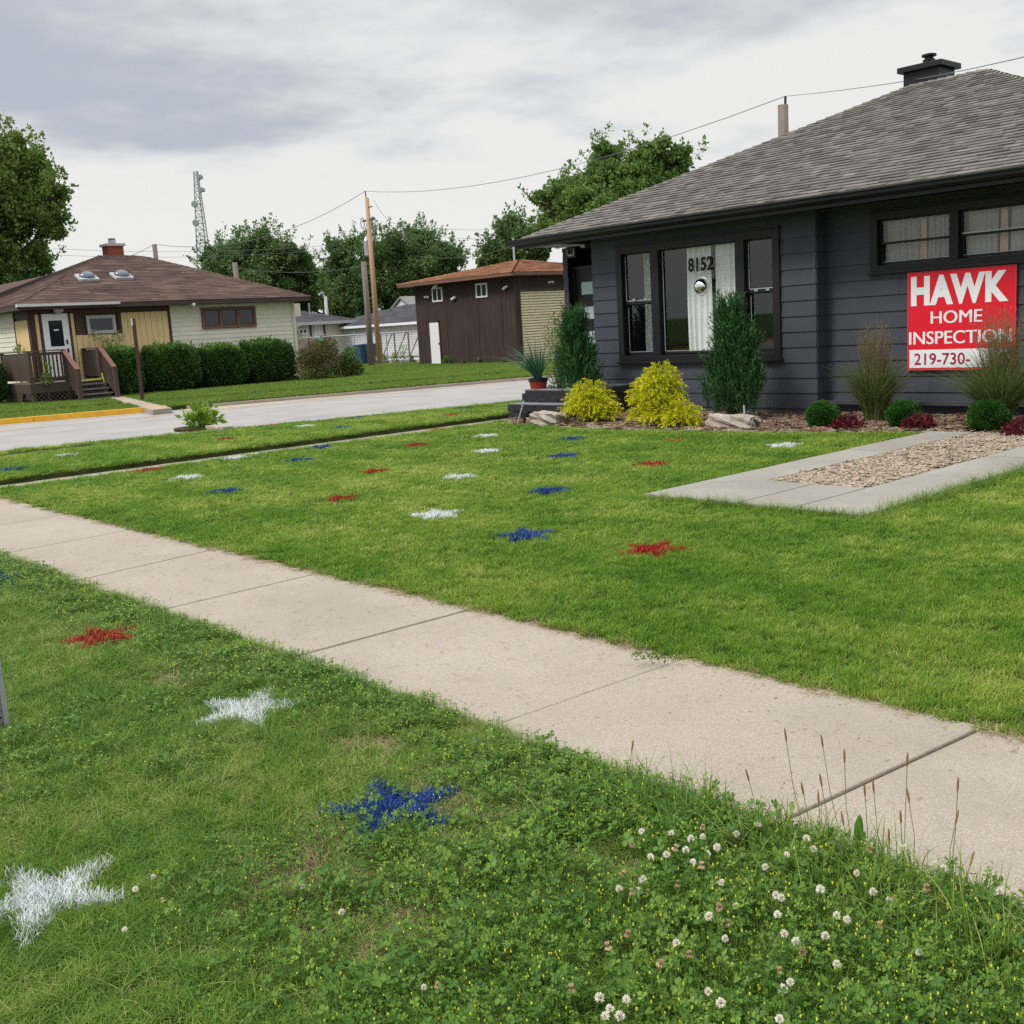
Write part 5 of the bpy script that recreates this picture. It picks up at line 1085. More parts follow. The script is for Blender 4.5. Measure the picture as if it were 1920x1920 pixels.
q = AT(1046, 640, 20.2); loose('variegated_shrub', 'pale variegated shrub peeking out behind the narrow juniper', 'shrub', [(q[0], q[1], .5, .28), (q[0]+.1, q[1], 1.1, .33), (q[0], q[1], 1.45, .25), (q[0]-.15, q[1], 1.25, .18), (q[0]+.1, q[1], .8, .3)], 1500, .045, 'greybrush', 41)
hb = G(378, 803); rng = np.random.default_rng(51); t = thing('hosta_plant', 'bright green broad leaved plant growing by the road kerb', 'plant', (hb[0], hb[1], 0)); n = 340
a = rng.random(n)*2*PI; el = rng.uniform(.1, 1.35, n); d = np.stack([np.cos(a)*np.cos(el), np.sin(a)*np.cos(el), np.sin(el)], 1); P = np.array([hb[0], hb[1], .03])+d*rng.uniform(.08, .40, n)[:, None]*np.array([1, 1, 1.0])
leaf_obj('leaves', P, rng.uniform(.10, .17, n), 'hosta', t, d, .5, .35); stems(t, hb, [tuple(x) for x in P[:40]], .008, 'stem', 4, 'stalks')
m = MB(); rr = G(400, 806); m.box((rr[0]-.22, rr[1]-.05, -.01), (rr[0]+.45, rr[1]+.18, .075)); tag(m.build('edging_stone', 'stone', bevel=.02), 'flat pale edging stone beside the bright leaved plant', 'stone')
s1 = G(350, 806); slab('soil_patch', [(hb[0]+.5*math.cos(a_)*(1+.1*math.sin(3*a_)), hb[1]-.1+.38*math.sin(a_)) for a_ in np.linspace(0, 2*PI, 18)[:-1]], -.02, .03, 'soil')
m = None
# hedge bushes across the road
def hedge(label, pxa, pxb, pyt, pyb, x, depth, mat, seed, n=20000, group='clipped dark green bushes along the far house', name='hedge_bush', sz=.10, cat='bush'):
    rng = np.random.default_rng(seed); a = PX(pxa, pyb, x); b = PX(pxb, pyb, x); zt = PX((pxa+pxb)/2, pyt, x)[2]; yc = (a[1]+b[1])/2; hw = (b[1]-a[1])/2
    t = shrub(name, label, cat, (x-depth/2, yc), group); d = rng.uniform(-1, 1, (n, 3)); m_ = np.max(abs(d), 1)[:, None]; s_ = rng.random((n, 1))**.16; d = d/m_
    rn = unit(d); d = d*.30+rn*.70; d = d*s_*(1+.07*np.sin(d[:, :1]*6+seed)*np.cos(d[:, 1:2]*5)+.06*np.sin(d[:, 1:2]*13+d[:, 2:]*5))
    P = np.stack([x-depth/2+d[:, 0]*depth/2, yc+d[:, 1]*hw, zt*.47+d[:, 2]*zt*.47], 1); P[:, 2] = np.maximum(P[:, 2], .03)
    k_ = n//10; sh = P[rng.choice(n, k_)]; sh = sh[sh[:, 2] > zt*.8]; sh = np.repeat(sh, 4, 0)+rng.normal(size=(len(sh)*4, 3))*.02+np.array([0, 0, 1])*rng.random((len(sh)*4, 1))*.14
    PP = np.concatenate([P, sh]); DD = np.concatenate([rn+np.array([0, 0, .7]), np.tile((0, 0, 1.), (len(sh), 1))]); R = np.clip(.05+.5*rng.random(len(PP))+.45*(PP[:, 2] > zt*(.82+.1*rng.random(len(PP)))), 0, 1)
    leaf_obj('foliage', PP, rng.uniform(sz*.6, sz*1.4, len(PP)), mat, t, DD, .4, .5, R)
    mm = MB(); mm.lathe([(hw*.12, 0), (hw*.2, zt*.4), (hw*.1, zt*.6)], (x-depth/2, yc, 0), 10); mm.build('branches', 'bark', t); return t
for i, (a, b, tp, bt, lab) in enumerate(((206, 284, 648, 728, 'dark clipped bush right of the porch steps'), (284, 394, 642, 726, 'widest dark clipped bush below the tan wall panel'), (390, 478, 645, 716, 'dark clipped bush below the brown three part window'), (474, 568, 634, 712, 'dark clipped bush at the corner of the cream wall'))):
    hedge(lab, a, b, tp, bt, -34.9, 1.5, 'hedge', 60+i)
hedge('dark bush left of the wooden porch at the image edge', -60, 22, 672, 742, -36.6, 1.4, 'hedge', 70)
q = PX(615, 690, -34.4); loose('rusty_shrub', 'ragged rust and green shrub at the end of the clipped bushes', 'shrub', [(q[0], q[1]-.75, .45, .55), (q[0], q[1]-.1, .55, .65), (q[0]-.2, q[1]+.1, 1.05, .5), (q[0]-.1, q[1]-.4, 1.0, .4), (q[0], q[1]+.7, .4, .45), (q[0], q[1]+1.15, .25, .32), (q[0]-.1, q[1]-.9, .85, .3)], 9000, .085, 'redbrush', 71, None, .4)
q = PX(655, 690, -34.3); loose('dark_conifer_bush', 'small dark green conifer bush right of the rusty shrub', 'shrub', [(q[0], q[1]-.1, .5, .42), (q[0], q[1]+.25, .3, .35), (q[0], q[1]+.1, .85, .28)], 1900, .075, 'hedge', 72)
q = PX(200, 640, -36.0); loose('sapling', 'thin pale leaved sapling growing behind the porch rail', 'plant', [(q[0], q[1], 1.75, .22), (q[0], q[1]+.4, 1.9, .2), (q[0], q[1]-.35, 2.0, .18), (q[0], q[1]+.1, 1.3, .25)], 500, .07, 'greybrush', 73)
q = PX(30, 660, -37.4); loose('tall_weed', 'leafy weeds climbing beside the far porch at the left', 'plant', [(q[0], q[1], .9, .25), (q[0], q[1]-.3, 1.2, .25), (q[0], q[1]+.1, 1.7, .16), (q[0], q[1]+.05, 1.3, .2)], 700, .07, 'maple_light', 74)
for i, (px, py, h) in enumerate(((757, 655, 1.0), (740, 670, .6), (722, 674, .5), (700, 676, .45), (845, 682, .35), (835, 684, .4), (772, 680, .4), (870, 684, .25), (900, 684, .3), (945, 682, .25))):
    q = PY(px, 684, 30.6 if px > 790 else 32.9); loose('weed', 'green weed clump growing at the foot of the fence and brown garage wall', 'weed', [(q[0], q[1], h*.3, h*.3), (q[0]+.05, q[1], h*.7, h*.22)], 260, .07, 'maple_light' if i % 2 else 'maple', 80+i, 'weeds along the fence and garage foot')
q = PX(80, 718, XP-.4); loose('potted_plant', 'leafy plant poking through the far porch railing', 'plant', [(XP+.12, q[1]-.05, .75, .18), (XP+.1, q[1]+.05, 1.1, .12)], 260, .07, 'maple_light', 95)
q = AT(552, 640, 50); loose('sapling', 'small pale sapling at the right corner of the cream house', 'plant', [(q[0], q[1], 1.6, .35), (q[0], q[1], 2.0, .25)], 350, .10, 'greybrush', 96)

# ------------------------------------------------------------------ trees
def tree(name, label, dist, blobs, trunk_px, mat, seed, leaf=.20, dens=2600, shoots=60, shoot_len=.9, tr=.22, group='trees beyond the houses', trunk_py=560):
    rng = np.random.default_rng(seed); tb = AT(trunk_px, trunk_py, dist); base = np.array([tb[0], tb[1], 0.0]); t = thing(name, label, 'tree', (base[0], base[1], 0), 0, group)
    P = []; Dr = []; R = []; cs = []
    right = unit(np.array([WM[0][0], WM[1][0], 0])); fwd = np.array([-right[1], right[0], 0])
    for (px, py, rp) in blobs:
        c = AT(px, py, dist)+fwd*rng.uniform(-1, 1)*rp/FPX*dist*.9; r = rp/FPX*dist; cs.append((c, r))
        nsub = max(6, int(17*r)); 
        for k in range(nsub):
            d0 = unit(rng.normal(size=3)); cc = c+d0*r*(.25+.6*rng.random())*np.array([1, 1, .9]); rs = r*rng.uniform(.24, .44); m_ = int(dens*rs*rs*2.4)+30
            d = unit(rng.normal(size=(m_, 3))); P.append(cc+d*rs*(rng.random((m_, 1))**.5)*np.array([1, 1, .75])); Dr.append(d*.6+np.array([0, 0, -.25])); R.append(np.clip(rng.random()*.35+rng.random(m_)*.65, 0, 1))
        for k in range(int(shoots*r*r/6)+2):
            d0 = unit(rng.normal(size=3)+np.array([0, 0, .6])); s0 = c+d0*r*.85; d1 = unit(d0*np.array([1, 1, .3])+np.array([0, 0, 1.0])); L_ = shoot_len*rng.uniform(.4, 1.1); m_ = 26; tt = rng.random((m_, 1))
            P.append(s0+d1*tt*L_+rng.normal(size=(m_, 3))*(.13*(1.2-tt))); Dr.append(np.tile(d1*.6, (m_, 1))+rng.normal(size=(m_, 3))*.7); R.append(np.clip(rng.random()*.4+rng.random(m_)*.6, 0, 1))
    P = np.concatenate(P); Dr = np.concatenate(Dr); R = np.concatenate(R)
    leaf_obj('crown', P, rng.uniform(leaf*.55, leaf*1.25, len(P)), mat, t, Dr, .6, .6, R)
    zc = min(c[2]-r*.3 for c, r in cs); m = MB(); fork = base+np.array([0, 0, max(1.5, zc*.9)]); m.tube([base-np.array([0, 0, .2]), base+np.array([0, 0, fork[2]*.5]), fork], [tr*1.25, tr, tr*.85], 10)
    for (c, r) in cs:
        mid = fork*.45+c*.55+rng.normal(size=3)*.3-np.array([0, 0, r*.35]); m.tube([fork, mid, c], [tr*.5, tr*.28, tr*.10], 6)
        for k in range(7):
            e = c+unit(rng.normal(size=3))*r*.8; m.tube([mid*.4+c*.6, (c+e)/2+rng.normal(size=3)*.1, e], [tr*.16, tr*.09, tr*.04], 4)
    m.build('trunk', 'bark', t); return t
tree('tree', 'large olive green tree leaning in at the left edge', 45, [(8, 318, 62), (60, 318, 34), (75, 350, 45), (106, 366, 26), (45, 400, 60), (105, 428, 36), (-30, 400, 80), (20, 480, 42), (80, 475, 32), (-70, 330, 90), (-60, 480, 60), (-10, 270, 40)], -75, 'maple_near', 101, .17, 950, 60, .7, .30)
tree('tree', 'rounded dark green tree between the brown roof and the pole', 86, [(405, 492, 32), (445, 485, 36), (495, 470, 42), (540, 492, 40), (572, 505, 28), (460, 540, 62), (545, 550, 46), (585, 545, 22), (420, 525, 50), (500, 520, 50)], 490, 'maple', 102, .21, 640, 75, 1.35, .3)
tree('tree', 'wide dark green tree behind the tall brown utility pole', 82, [(640, 482, 34), (662, 455, 20), (660, 535, 52), (728, 478, 48), (785, 462, 42), (835, 485, 34), (765, 545, 58), (690, 565, 40), (838, 540, 34), (855, 480, 18), (700, 520, 50), (640, 570, 36), (790, 515, 50)], 745, 'maple', 103, .21, 680, 75, 1.1, .3)
tree('tree', 'bright green tree rising behind the grey roof slope', 52, [(1140, 305, 44), (1170, 330, 46), (1100, 350, 46), (1130, 276, 20), (1060, 375, 46), (1240, 320, 46), (1190, 300, 26), (1015, 372, 22), (1100, 405, 58), (1228, 288, 32), (1278, 296, 30), (1205, 345, 50), (1030, 430, 34), (1165, 410, 60), (1262, 345, 42)], 1130, 'maple_light', 104, .17, 950, 40, .8, .3)
tree('tree', 'dark green tree between the orange brown roof and the grey eave', 60, [(962, 440, 40), (925, 482, 26), (1002, 462, 42), (1040, 445, 30), (950, 475, 36), (905, 492, 14)], 985, 'maple', 105, .19, 700, 75, .9, .25)
tree('tree', 'hazy tree low behind the gable at the far left', 70, [(20, 500, 42), (70, 500, 30), (-20, 500, 50), (45, 520, 36)], 30, 'maple', 106, .24, 480, 30, .8, .25)
tree('tree', 'pale green tree filling the gap left of the grey pole', 90, [(610, 545, 38), (585, 560, 30), (640, 570, 36)], 605, 'maple_light', 107, .28, 360, 30, .9, .25)
for i, (px, r) in enumerate(((-300, 90), (1400, 70), (1650, 75), (1900, 80))):
    tree('tree', ('green tree standing far off beyond the left frame edge', 'green tree hidden behind the left part of the grey roof', 'green tree hidden behind the grey roof ridge', 'green tree hidden behind the right part of the grey roof')[i], 80, [(px, 560-(px-960)*.06, r*.6), (px+30, 530-(px-960)*.06, r*.5)], px, 'maple', 110+i, .3, 200, 20, .9, .3) if px in (-300,) else None
# ------------------------------------------------------------------ grass, clover, pebbles, painted stars
SRC = D.collections.new('tuft_sources')          # never linked to the scene: only instanced
def src(name, V, F, rnd, hh, mats, mi=None):
    me = D.meshes.new(name); V = np.asarray(V, np.float32); F = np.asarray(F, np.int32); nf = len(F)
    me.vertices.add(len(V)); me.vertices.foreach_set('co', V.ravel()); me.loops.add(nf*4); me.loops.foreach_set('vertex_index', F.ravel()); me.polygons.add(nf); me.polygons.foreach_set('loop_start', np.arange(0, nf*4, 4, dtype=np.int32))
    for nm, v in (('rnd', rnd), ('hh', hh)): a = me.attributes.new(nm, 'FLOAT', 'POINT'); a.data.foreach_set('value', np.asarray(v, np.float32))
    for m in mats: me.materials.append(M[m])
    if mi is not None: me.polygons.foreach_set('material_index', np.asarray(mi, np.int32))
    me.update(calc_edges=True); return D.objects.new(name, me)
def grass_tuft(name, n, rad, h, w, mat, seed, lean=(.1, .9), seg=3):
    rng = np.random.default_rng(seed); a = rng.random(n)*2*PI; r = rad*rng.random(n)**.5; P = np.stack([r*np.cos(a), r*np.sin(a), np.zeros(n)-.004], 1)
    V, F, hh = blades_arrays(P, h*rng.uniform(.55, 1.1, n), w*rng.uniform(.7, 1.3, n), rng.uniform(*lean, n), None, seg, 1.0, rng)
    return src(name, V, F, np.repeat(rng.random(n), 2*(seg+1)), hh, [mat])
def clover_tuft(name, n, rad, h, leaf, seed, buds=3, grass=3):
    rng = np.random.default_rng(seed); V = []; F = []; R = []; mi = []
    def quads(vs, fs, r, m):
        b = len(V); V.extend(vs); F.extend([tuple(b+i for i in f) for f in fs]); R.extend([r]*len(vs)); mi.extend([m]*len(fs))
    for k in range(n):
        a = rng.random()*2*PI; r = rad*rng.random()**.5; z = h*rng.uniform(.45, 1.05); c = np.array([r*math.cos(a), r*math.sin(a), z]); s_ = leaf*rng.uniform(.6, 1.2); rn = rng.random(); tl = rng.normal(size=2)*.35; ph = rng.random()*6
        for j in range(3):
            t = ph+j*2.094; u = np.array([math.cos(t), math.sin(t), math.cos(t)*tl[0]+math.sin(t)*tl[1]+.15]); v = np.array([-math.sin(t), math.cos(t), -math.sin(t)*tl[0]+math.cos(t)*tl[1]])
            p = [c+u*s_*.05, c+u*s_*.45+v*s_*.42+[0, 0, .12*s_], c+u*s_*.95+v*s_*.30+[0, 0, .06*s_], c+u*s_*.90, c+u*s_*.95-v*s_*.30+[0, 0, .06*s_], c+u*s_*.45-v*s_*.42+[0, 0, .12*s_]]
            quads(p, [(0, 1, 2, 3), (0, 3, 4, 5)], rn, 0)
        p0 = np.array([r*.6*math.cos(a), r*.6*math.sin(a), 0]); sd_ = np.array([-math.sin(a), math.cos(a), 0])*.0007; quads([p0-sd_, p0+sd_, c+sd_, c-sd_], [(0, 1, 2, 3)], .4, 2)
    for k in range(buds):
        a = rng.random()*2*PI; r = rad*rng.random()**.5; c = np.array([r*math.cos(a), r*math.sin(a), h*rng.uniform(.7, 1.25)]); s_ = rng.uniform(.0010, .0018); rn = rng.random()
        vs = [c+np.array(q)*s_ for q in ((-1, -1, -1), (1, -1, -1), (1, 1, -1), (-1, 1, -1), (-.7, -.7, 1), (.7, -.7, 1), (.7, .7, 1), (-.7, .7, 1))]; quads(vs, [(0, 1, 5, 4), (1, 2, 6, 5), (2, 3, 7, 6), (3, 0, 4, 7), (4, 5, 6, 7)], rn, 1)
    return src(name, np.array(V), np.array(F), R, np.ones(len(V)), ['clover', 'medick', 'stem'], mi)
def pebble_src(name, n, rad, size, mat, seed, flat=.6, long_=1.4):
    rng = np.random.default_rng(seed); V = []; F = []; R = []
    for k in range(n):
        a = rng.random()*2*PI; r = rad*rng.random()**.5; c = np.array([r*math.cos(a), r*math.sin(a), size*.25*rng.random()]); s_ = size*rng.uniform(.5, 1.2); q, _ = np.linalg.qr(rng.normal(size=(3, 3))); ax = np.array([long_, 1, flat])*s_*.5; az = rng.random()*PI; rt = np.array([[math.cos(az), -math.sin(az), 0], [math.sin(az), math.cos(az), 0], [0, 0, 1]])
        vs = []
        for i, (zz1, rr1) in enumerate(((-.8, .5), (-.2, 1.0), (.45, .85), (.95, .35))):
            for j in range(6): t = j*PI/3+i*.3; vs.append(c+rt@(np.array([math.cos(t)*rr1, math.sin(t)*rr1, zz1])*ax*(1+rng.normal()*.06)))
        b = len(V); V += vs; R += [rng.random()]*24
        for i in range(3):
            for j in range(6): F.append((b+i*6+j, b+i*6+(j+1) % 6, b+(i+1)*6+(j+1) % 6, b+(i+1)*6+j))
        F.append((b+18, b+19, b+20, b+21)); F.append((b+18, b+21, b+22, b+23))
    return src(name, np.array(V), np.array(F), R, np.ones(len(V)), [mat])
def coll(name, objs):
    c = D.collections.new(name)
    for o in objs: c.objects.link(o)
    return c
CL = {}
CL['lawn'] = coll('lawn_src', [grass_tuft('tuft_lawn_%s' % 'abcd'[i], 34, .034, .050, .0030, 'grass_lawn', 200+i, (.1, 1.1)) for i in range(4)])
CL['verge'] = coll('verge_src', [grass_tuft('tuft_verge_%s' % 'abcd'[i], 34, .036, .060, .0026, 'grass_verge', 210+i, (.2, 1.5)) for i in range(4)])
CL['far'] = coll('far_src', [grass_tuft('tuft_far_%s' % 'ab'[i], 26, .05, .07, .008, 'grass_far', 220+i, (.1, .8), 2) for i in range(2)])
CL['long'] = coll('long_src', [grass_tuft('tuft_long_%s' % 'ab'[i], 9, .022, .15, .0030, 'grass_verge', 230+i, (.1, 1.0), 5) for i in range(2)])
CL['straw'] = coll('straw_src', [grass_tuft('tuft_straw_%s' % 'ab'[i], 22, .045, .045, .0026, 'straw', 240+i, (.5, 2.2)) for i in range(2)])
CL['clover'] = coll('clover_src', [clover_tuft('tuft_clover_%s' % 'abc'[i], 15, .045, .052, .0075, 250+i, 2) for i in range(3)])
CL['wclover'] = coll('wclover_src', [clover_tuft('tuft_wclover_%s' % 'ab'[i], 8, .05, .062, .0125, 260+i, 1) for i in range(2)])
CL['pebble'] = coll('pebble_src', [pebble_src('pebbles_%s' % 'abc'[i], 40, .08, .023, 'pebble', 270+i) for i in range(3)])
CL['mulch'] = coll('mulch_src', [pebble_src('mulch_%s' % 'ab'[i], 26, .09, .030, 'mulch', 280+i, .3, 2.4) for i in range(2)])
def scatter(name, key, P, sc, zs, seed, tilt=.06, label=None, cat=None):
    rng = np.random.default_rng(seed); n = len(P); me = D.meshes.new(name); me.vertices.add(n); me.vertices.foreach_set('co', np.asarray(P, np.float32).ravel())
    rot = np.stack([rng.normal(size=n)*tilt, rng.normal(size=n)*tilt, rng.random(n)*2*PI], 1).astype(np.float32)
    scl = np.stack([sc, sc, zs], 1).astype(np.float32); ids = rng.integers(0, len(CL[key].objects), n).astype(np.int32)
    a = me.attributes.new('rot', 'FLOAT_VECTOR', 'POINT'); a.data.foreach_set('vector', rot.ravel()); a = me.attributes.new('scl', 'FLOAT_VECTOR', 'POINT'); a.data.foreach_set('vector', scl.ravel()); a = me.attributes.new('ids', 'INT', 'POINT'); a.data.foreach_set('value', ids)
    o = link(name, me); o['kind'] = 'stuff'
    if label: o['label'] = label; o['category'] = cat
    g = D.node_groups.new('scatter_'+name, 'GeometryNodeTree'); g.interface.new_socket('Geometry', in_out='INPUT', socket_type='NodeSocketGeometry'); g.interface.new_socket('Geometry', in_out='OUTPUT', socket_type='NodeSocketGeometry')
    gi = g.nodes.new('NodeGroupInput'); go = g.nodes.new('NodeGroupOutput'); ip = g.nodes.new('GeometryNodeInstanceOnPoints'); ci = g.nodes.new('GeometryNodeCollectionInfo'); ci.inputs['Collection'].default_value = CL[key]; ci.inputs['Separate Children'].default_value = True; ci.inputs['Reset Children'].default_value = True
    def na(nm, ty):
        x = g.nodes.new('GeometryNodeInputNamedAttribute'); x.data_type = ty; x.inputs[0].default_value = nm; return x.outputs[0]
    g.links.new(gi.outputs[0], ip.inputs['Points']); g.links.new(ci.outputs[0], ip.inputs['Instance']); ip.inputs['Pick Instance'].default_value = True
    g.links.new(na('ids', 'INT'), ip.inputs['Instance Index']); g.links.new(na('rot', 'FLOAT_VECTOR'), ip.inputs['Rotation']); g.links.new(na('scl', 'FLOAT_VECTOR'), ip.inputs['Scale']); g.links.new(ip.outputs[0], go.inputs[0])
    md = o.modifiers.new('scatter', 'NODES'); md.node_group = g; return o
# lattice noise for patches
def vnoise(x, y, s, seed):
    r = np.random.default_rng(seed); T = r.random((64, 64)); u = x*s+100; v = y*s+100; i = np.floor(u).astype(int); j = np.floor(v).astype(int); fu = u-i; fv = v-j; fu = fu*fu*(3-2*fu); fv = fv*fv*(3-2*fv); i %= 64; j %= 64; i1 = (i+1) % 64; j1 = (j+1) % 64
    return T[i, j]*(1-fu)*(1-fv)+T[i1, j]*fu*(1-fv)+T[i, j1]*(1-fu)*fv+T[i1, j1]*fu*fv
def inview(P, m=260):
    q = (P-CAM)@WM; dz = -q[:, 2]; u = 960+FPX*q[:, 0]/np.maximum(dz, .01); v = 960-FPX*q[:, 1]/np.maximum(dz, .01)
    return (dz > .2) & (u > -m) & (u < 1920+m) & (v < 1920+m)
def inpoly(x, y, poly):
    r = np.zeros(len(x), bool); n = len(poly)
    for i in range(n):
        x0, y0_ = poly[i]; x1, y1_ = poly[(i+1) % n]; c = ((y0_ > y) != (y1_ > y)) & (x < (x1-x0)*(y-y0_)/((y1_-y0_) or 1e-9)+x0); r ^= c
    return r
STARS = []   # x, y, R, rot, colour
def star(px, py, colr, rot=None, R=.235, label=''): R *= 1.0; g_ = G(px, py, .03); STARS.append([g_[0], g_[1], R, random.random()*1.25 if rot is None else rot, colr, label])
star(187, 1190, 'red', .5, .22, 'red painted star on the verge nearest the left edge'); star(465, 1322, 'white', .95, .24, 'white painted star on the verge beside the clover edge'); star(735, 1508, 'blue', .2, .24, 'large blue painted star beside the dry straw patch'); star(85, 1672, 'white', .7, .235, 'largest white painted star, cut by the left image edge'); star(-8, 1082, 'blue', .3, .22, 'blue painted star at the left edge of the verge by the sidewalk')
star(637, 932, 'red', .3, .20, 'red painted star in the lawn left of the nearest white lawn star'); star(817, 961, 'white', .1, .24, 'nearest white painted star in the front lawn'); star(985, 999, 'blue', .0, .24, 'nearest blue painted star in the front lawn'); star(1225, 1025, 'red', .6, .25, 'nearest red painted star in the front lawn')
star(1028, 917, 'blue', .35, .22, 'blue painted star left of the paver corner'); star(862, 891, 'white', .5, .22, 'white painted star between the near white star and the golden shrubs'); star(1222, 867, 'red', .35, .22, 'red painted star left of the paver edge'); star(1055, 852, 'blue', .0, .22, 'blue painted star second in line before the golden shrubs')
star(913, 843, 'white', .2, .22, 'white painted star second from the black steps'); star(912, 815, 'white', .4, .21, 'white painted star closest to the black steps'); star(1075, 820, 'blue', .3, .22, 'blue painted star closest to the golden shrubs'); star(1262, 823, 'redf', .5, .22, 'faded red painted star before the long limestone rock'); star(1470, 832, 'white', .8, .22, 'white painted star closest to the boxwood at the house corner')
star(700, 881, 'red', .1, .20, 'red painted star in the yellowish middle of the lawn'); star(780, 832, 'red', .9, .20, 'red painted star left of the white stars by the steps'); star(563, 860, 'blue', .4, .22, 'blue painted star in the lawn behind the yellowish patch'); star(352, 892, 'white', .8, .22, 'white painted star in the left part of the lawn'); star(421, 918, 'blue', .9, .20, 'blue painted star nearest the sidewalk in the left lawn'); star(279, 879, 'red', .5, .21, 'red painted star in the far left corner of the lawn'); star(444, 856, 'white', .8, .22, 'white painted star near the side walk edge of the lawn'); star(602, 836, 'blue', .7, .22, 'blue painted star close to the lawn edge by the side walk'); star(820, 803, 'redf', .2, .21, 'faded red painted star near the end of the side walk')
star(423, 821, 'red', .0, .22, 'red painted star on the parkway by the bright leaved plant'); star(126, 851, 'white', .4, .22, 'white painted star on the left end of the parkway strip'); star(20, 878, 'blue', .6, .22, 'blue painted star on the parkway strip at the left edge'); star(573, 797, 'white', .1, .22, 'white painted star on the middle of the parkway strip'); star(510, 795, 'redf', .3, .2, 'faded red painted star on the parkway strip near the kerb'); star(643, 800, 'blue', .5, .22, 'blue painted star on the parkway strip right of the white one'); star(673, 781, 'blue', .1, .22, 'blue painted star on the parkway strip near the road'); star(842, 777, 'red', .4, .2, 'red painted star on the parkway strip left of the steps'); star(870, 764, 'blue', .4, .2, 'blue painted star on the far end of the parkway strip')
def in_star(x, y, s, grow=1.0):
    dx, dy = x-s[0], y-s[1]; r = np.hypot(dx, dy)/(s[2]*grow); a = (np.arctan2(dy, dx)-s[3]) % (2*PI/5); a = np.minimum(a, 2*PI/5-a)   # 0 at a tip
    ri = .38; tipx, tipy = 1, 0; inx, iny = ri*math.cos(PI/5), ri*math.sin(PI/5); px_, py_ = r*np.cos(a), r*np.sin(a)
    return ((inx-tipx)*(py_-tipy)-(iny-tipy)*(px_-tipx) > 0) & (r < 1.0)
M['paint_redf'] = foliage('faded_red_paint', [(0, (.30, .05, .015)), (.5, (.42, .14, .03)), (1, (.25, .24, .03))], 6, .2, .5, .3)
BALD = 1
def lawn(name, key, poly, dens0, d0, power, dmax, seed, hscale=1.0, z=-.01, label=None, hfun=None, keep=None, margin=1000, dmin_=0):
    rng = np.random.default_rng(seed); xs_ = [p[0] for p in poly]; ys2_ = [p[1] for p in poly]; x0, x1, y0_, y1_ = min(xs_), max(xs_), min(ys2_), max(ys2_); cell = 2.0; PP = []; SS = []
    for cx_ in np.arange(x0, x1, cell):
        for cy_ in np.arange(y0_, y1_, cell):
            c = np.array([[cx_+cell/2, cy_+cell/2, 0]]); dd = math.hypot(c[0, 0], c[0, 1])
            if dd > dmax+2: continue
            corners = np.array([[cx_+a*cell, cy_+b*cell, 0] for a in (0, .5, 1) for b in (0, .5, 1)])
            if not inview(corners, margin).any() and not (dd > 25 and not inview(corners, 400).any()): continue
            de = max(d0, dd-1.0); den = dens0*(d0/max(de, d0))**power; n = int(den*cell*cell); p = np.zeros((n, 3)); p[:, 0] = cx_+rng.random(n)*cell; p[:, 1] = cy_+rng.random(n)*cell
            PP.append(p); SS.append(np.full(n, (dens0/den)**.5))
    P = np.concatenate(PP); Sc = np.concatenate(SS); ok = inpoly(P[:, 0]+rng.normal(size=len(P))*.012, P[:, 1]+rng.normal(size=len(P))*.012, poly) & inview(P, margin)
    for s in STARS:
        near = (abs(P[:, 0]-s[0]) < .3) & (abs(P[:, 1]-s[1]) < .3); ii = np.where(near & ok)[0]
        if len(ii): hit = in_star(P[ii, 0], P[ii, 1], s, 1.06 if 'clover' in name else 1.0); ok[ii[hit & (rng.random(len(ii)) < (.6 if s[4] == 'redf' else .98 if 'clover' in name else .85 if s[4] == 'blue' else .75))]] = False
    if keep is not None: ok &= keep(P[:, 0], P[:, 1], rng)
    P = P[ok]; Sc = Sc[ok]; P[:, 2] = z; hz = hscale*rng.uniform(.6, 1.3, len(P))*(.9+.25*vnoise(P[:, 0], P[:, 1], 2.3, seed))
    if hfun is not None: hz = hz*hfun(P[:, 0], P[:, 1])
    o = scatter(name, key, P, Sc*rng.uniform(.85, 1.2, len(P)), hz*(Sc**.12), seed+1, label=label, cat='grass' if label else None); print(name, len(P)); return o
pav = (-6.2, -4.08, 6.95, 12.05)
bedp = [(x, y) for x, y in bed]
def keep_front(x, y, rng):
    e = .0; inp = (x > pav[0]) & (x < pav[1]) & (y > pav[2]) & (y < pav[3]); return ~inp & ~inpoly(x, y, bedp)
def clov(x, y):      # share of clover over the verge
    n = vnoise(x, y, 1.6, 5)*.6+vnoise(x, y, 4.5, 6)*.4
    big = np.clip((x+3.0)/.6, 0, 1)*np.clip((y-.9)/.5, 0, 1); band = np.clip((y-2.0)/.25, 0, 1)*.75+np.clip((y-1.75)/.3, 0, 1)*(np.abs(x+4.6) < .8)*.4
    return np.clip((n-.50)*5, 0, 1)*.45+big*.8+band*.7*(.35+.9*vnoise(x, y, 2.7, 12))
DRY = [(*G(850, 1515)[:2], .26), (*G(700, 1330+60)[:2], .20), (*G(1130, 1625)[:2]-np.array([0, .0]), .22), (*G(560, 1640)[:2], .30), (*G(760, 1780)[:2], .25), (*G(330, 1270)[:2], .22)]
def dry(x, y): return sum(np.exp(-((x-a)**2+(y-b)**2)/(2*(r*.55)**2)) for a, b, r in DRY)
vp = [(-18, -8), (4, -8), (4, 2.53), (-18, 2.53)]
lawn('verge_grass', 'verge', vp, 1250, 3.0, 1.25, 40, 301, 1.0, keep=lambda x, y, rng: (rng.random(len(x)) > .38*np.clip(clov(x, y), 0, 1)) & (rng.random(len(x)) > .85*dry(x, y)), hfun=lambda x, y: 1+.25*np.clip((x+2.6)/.8, 0, 1))
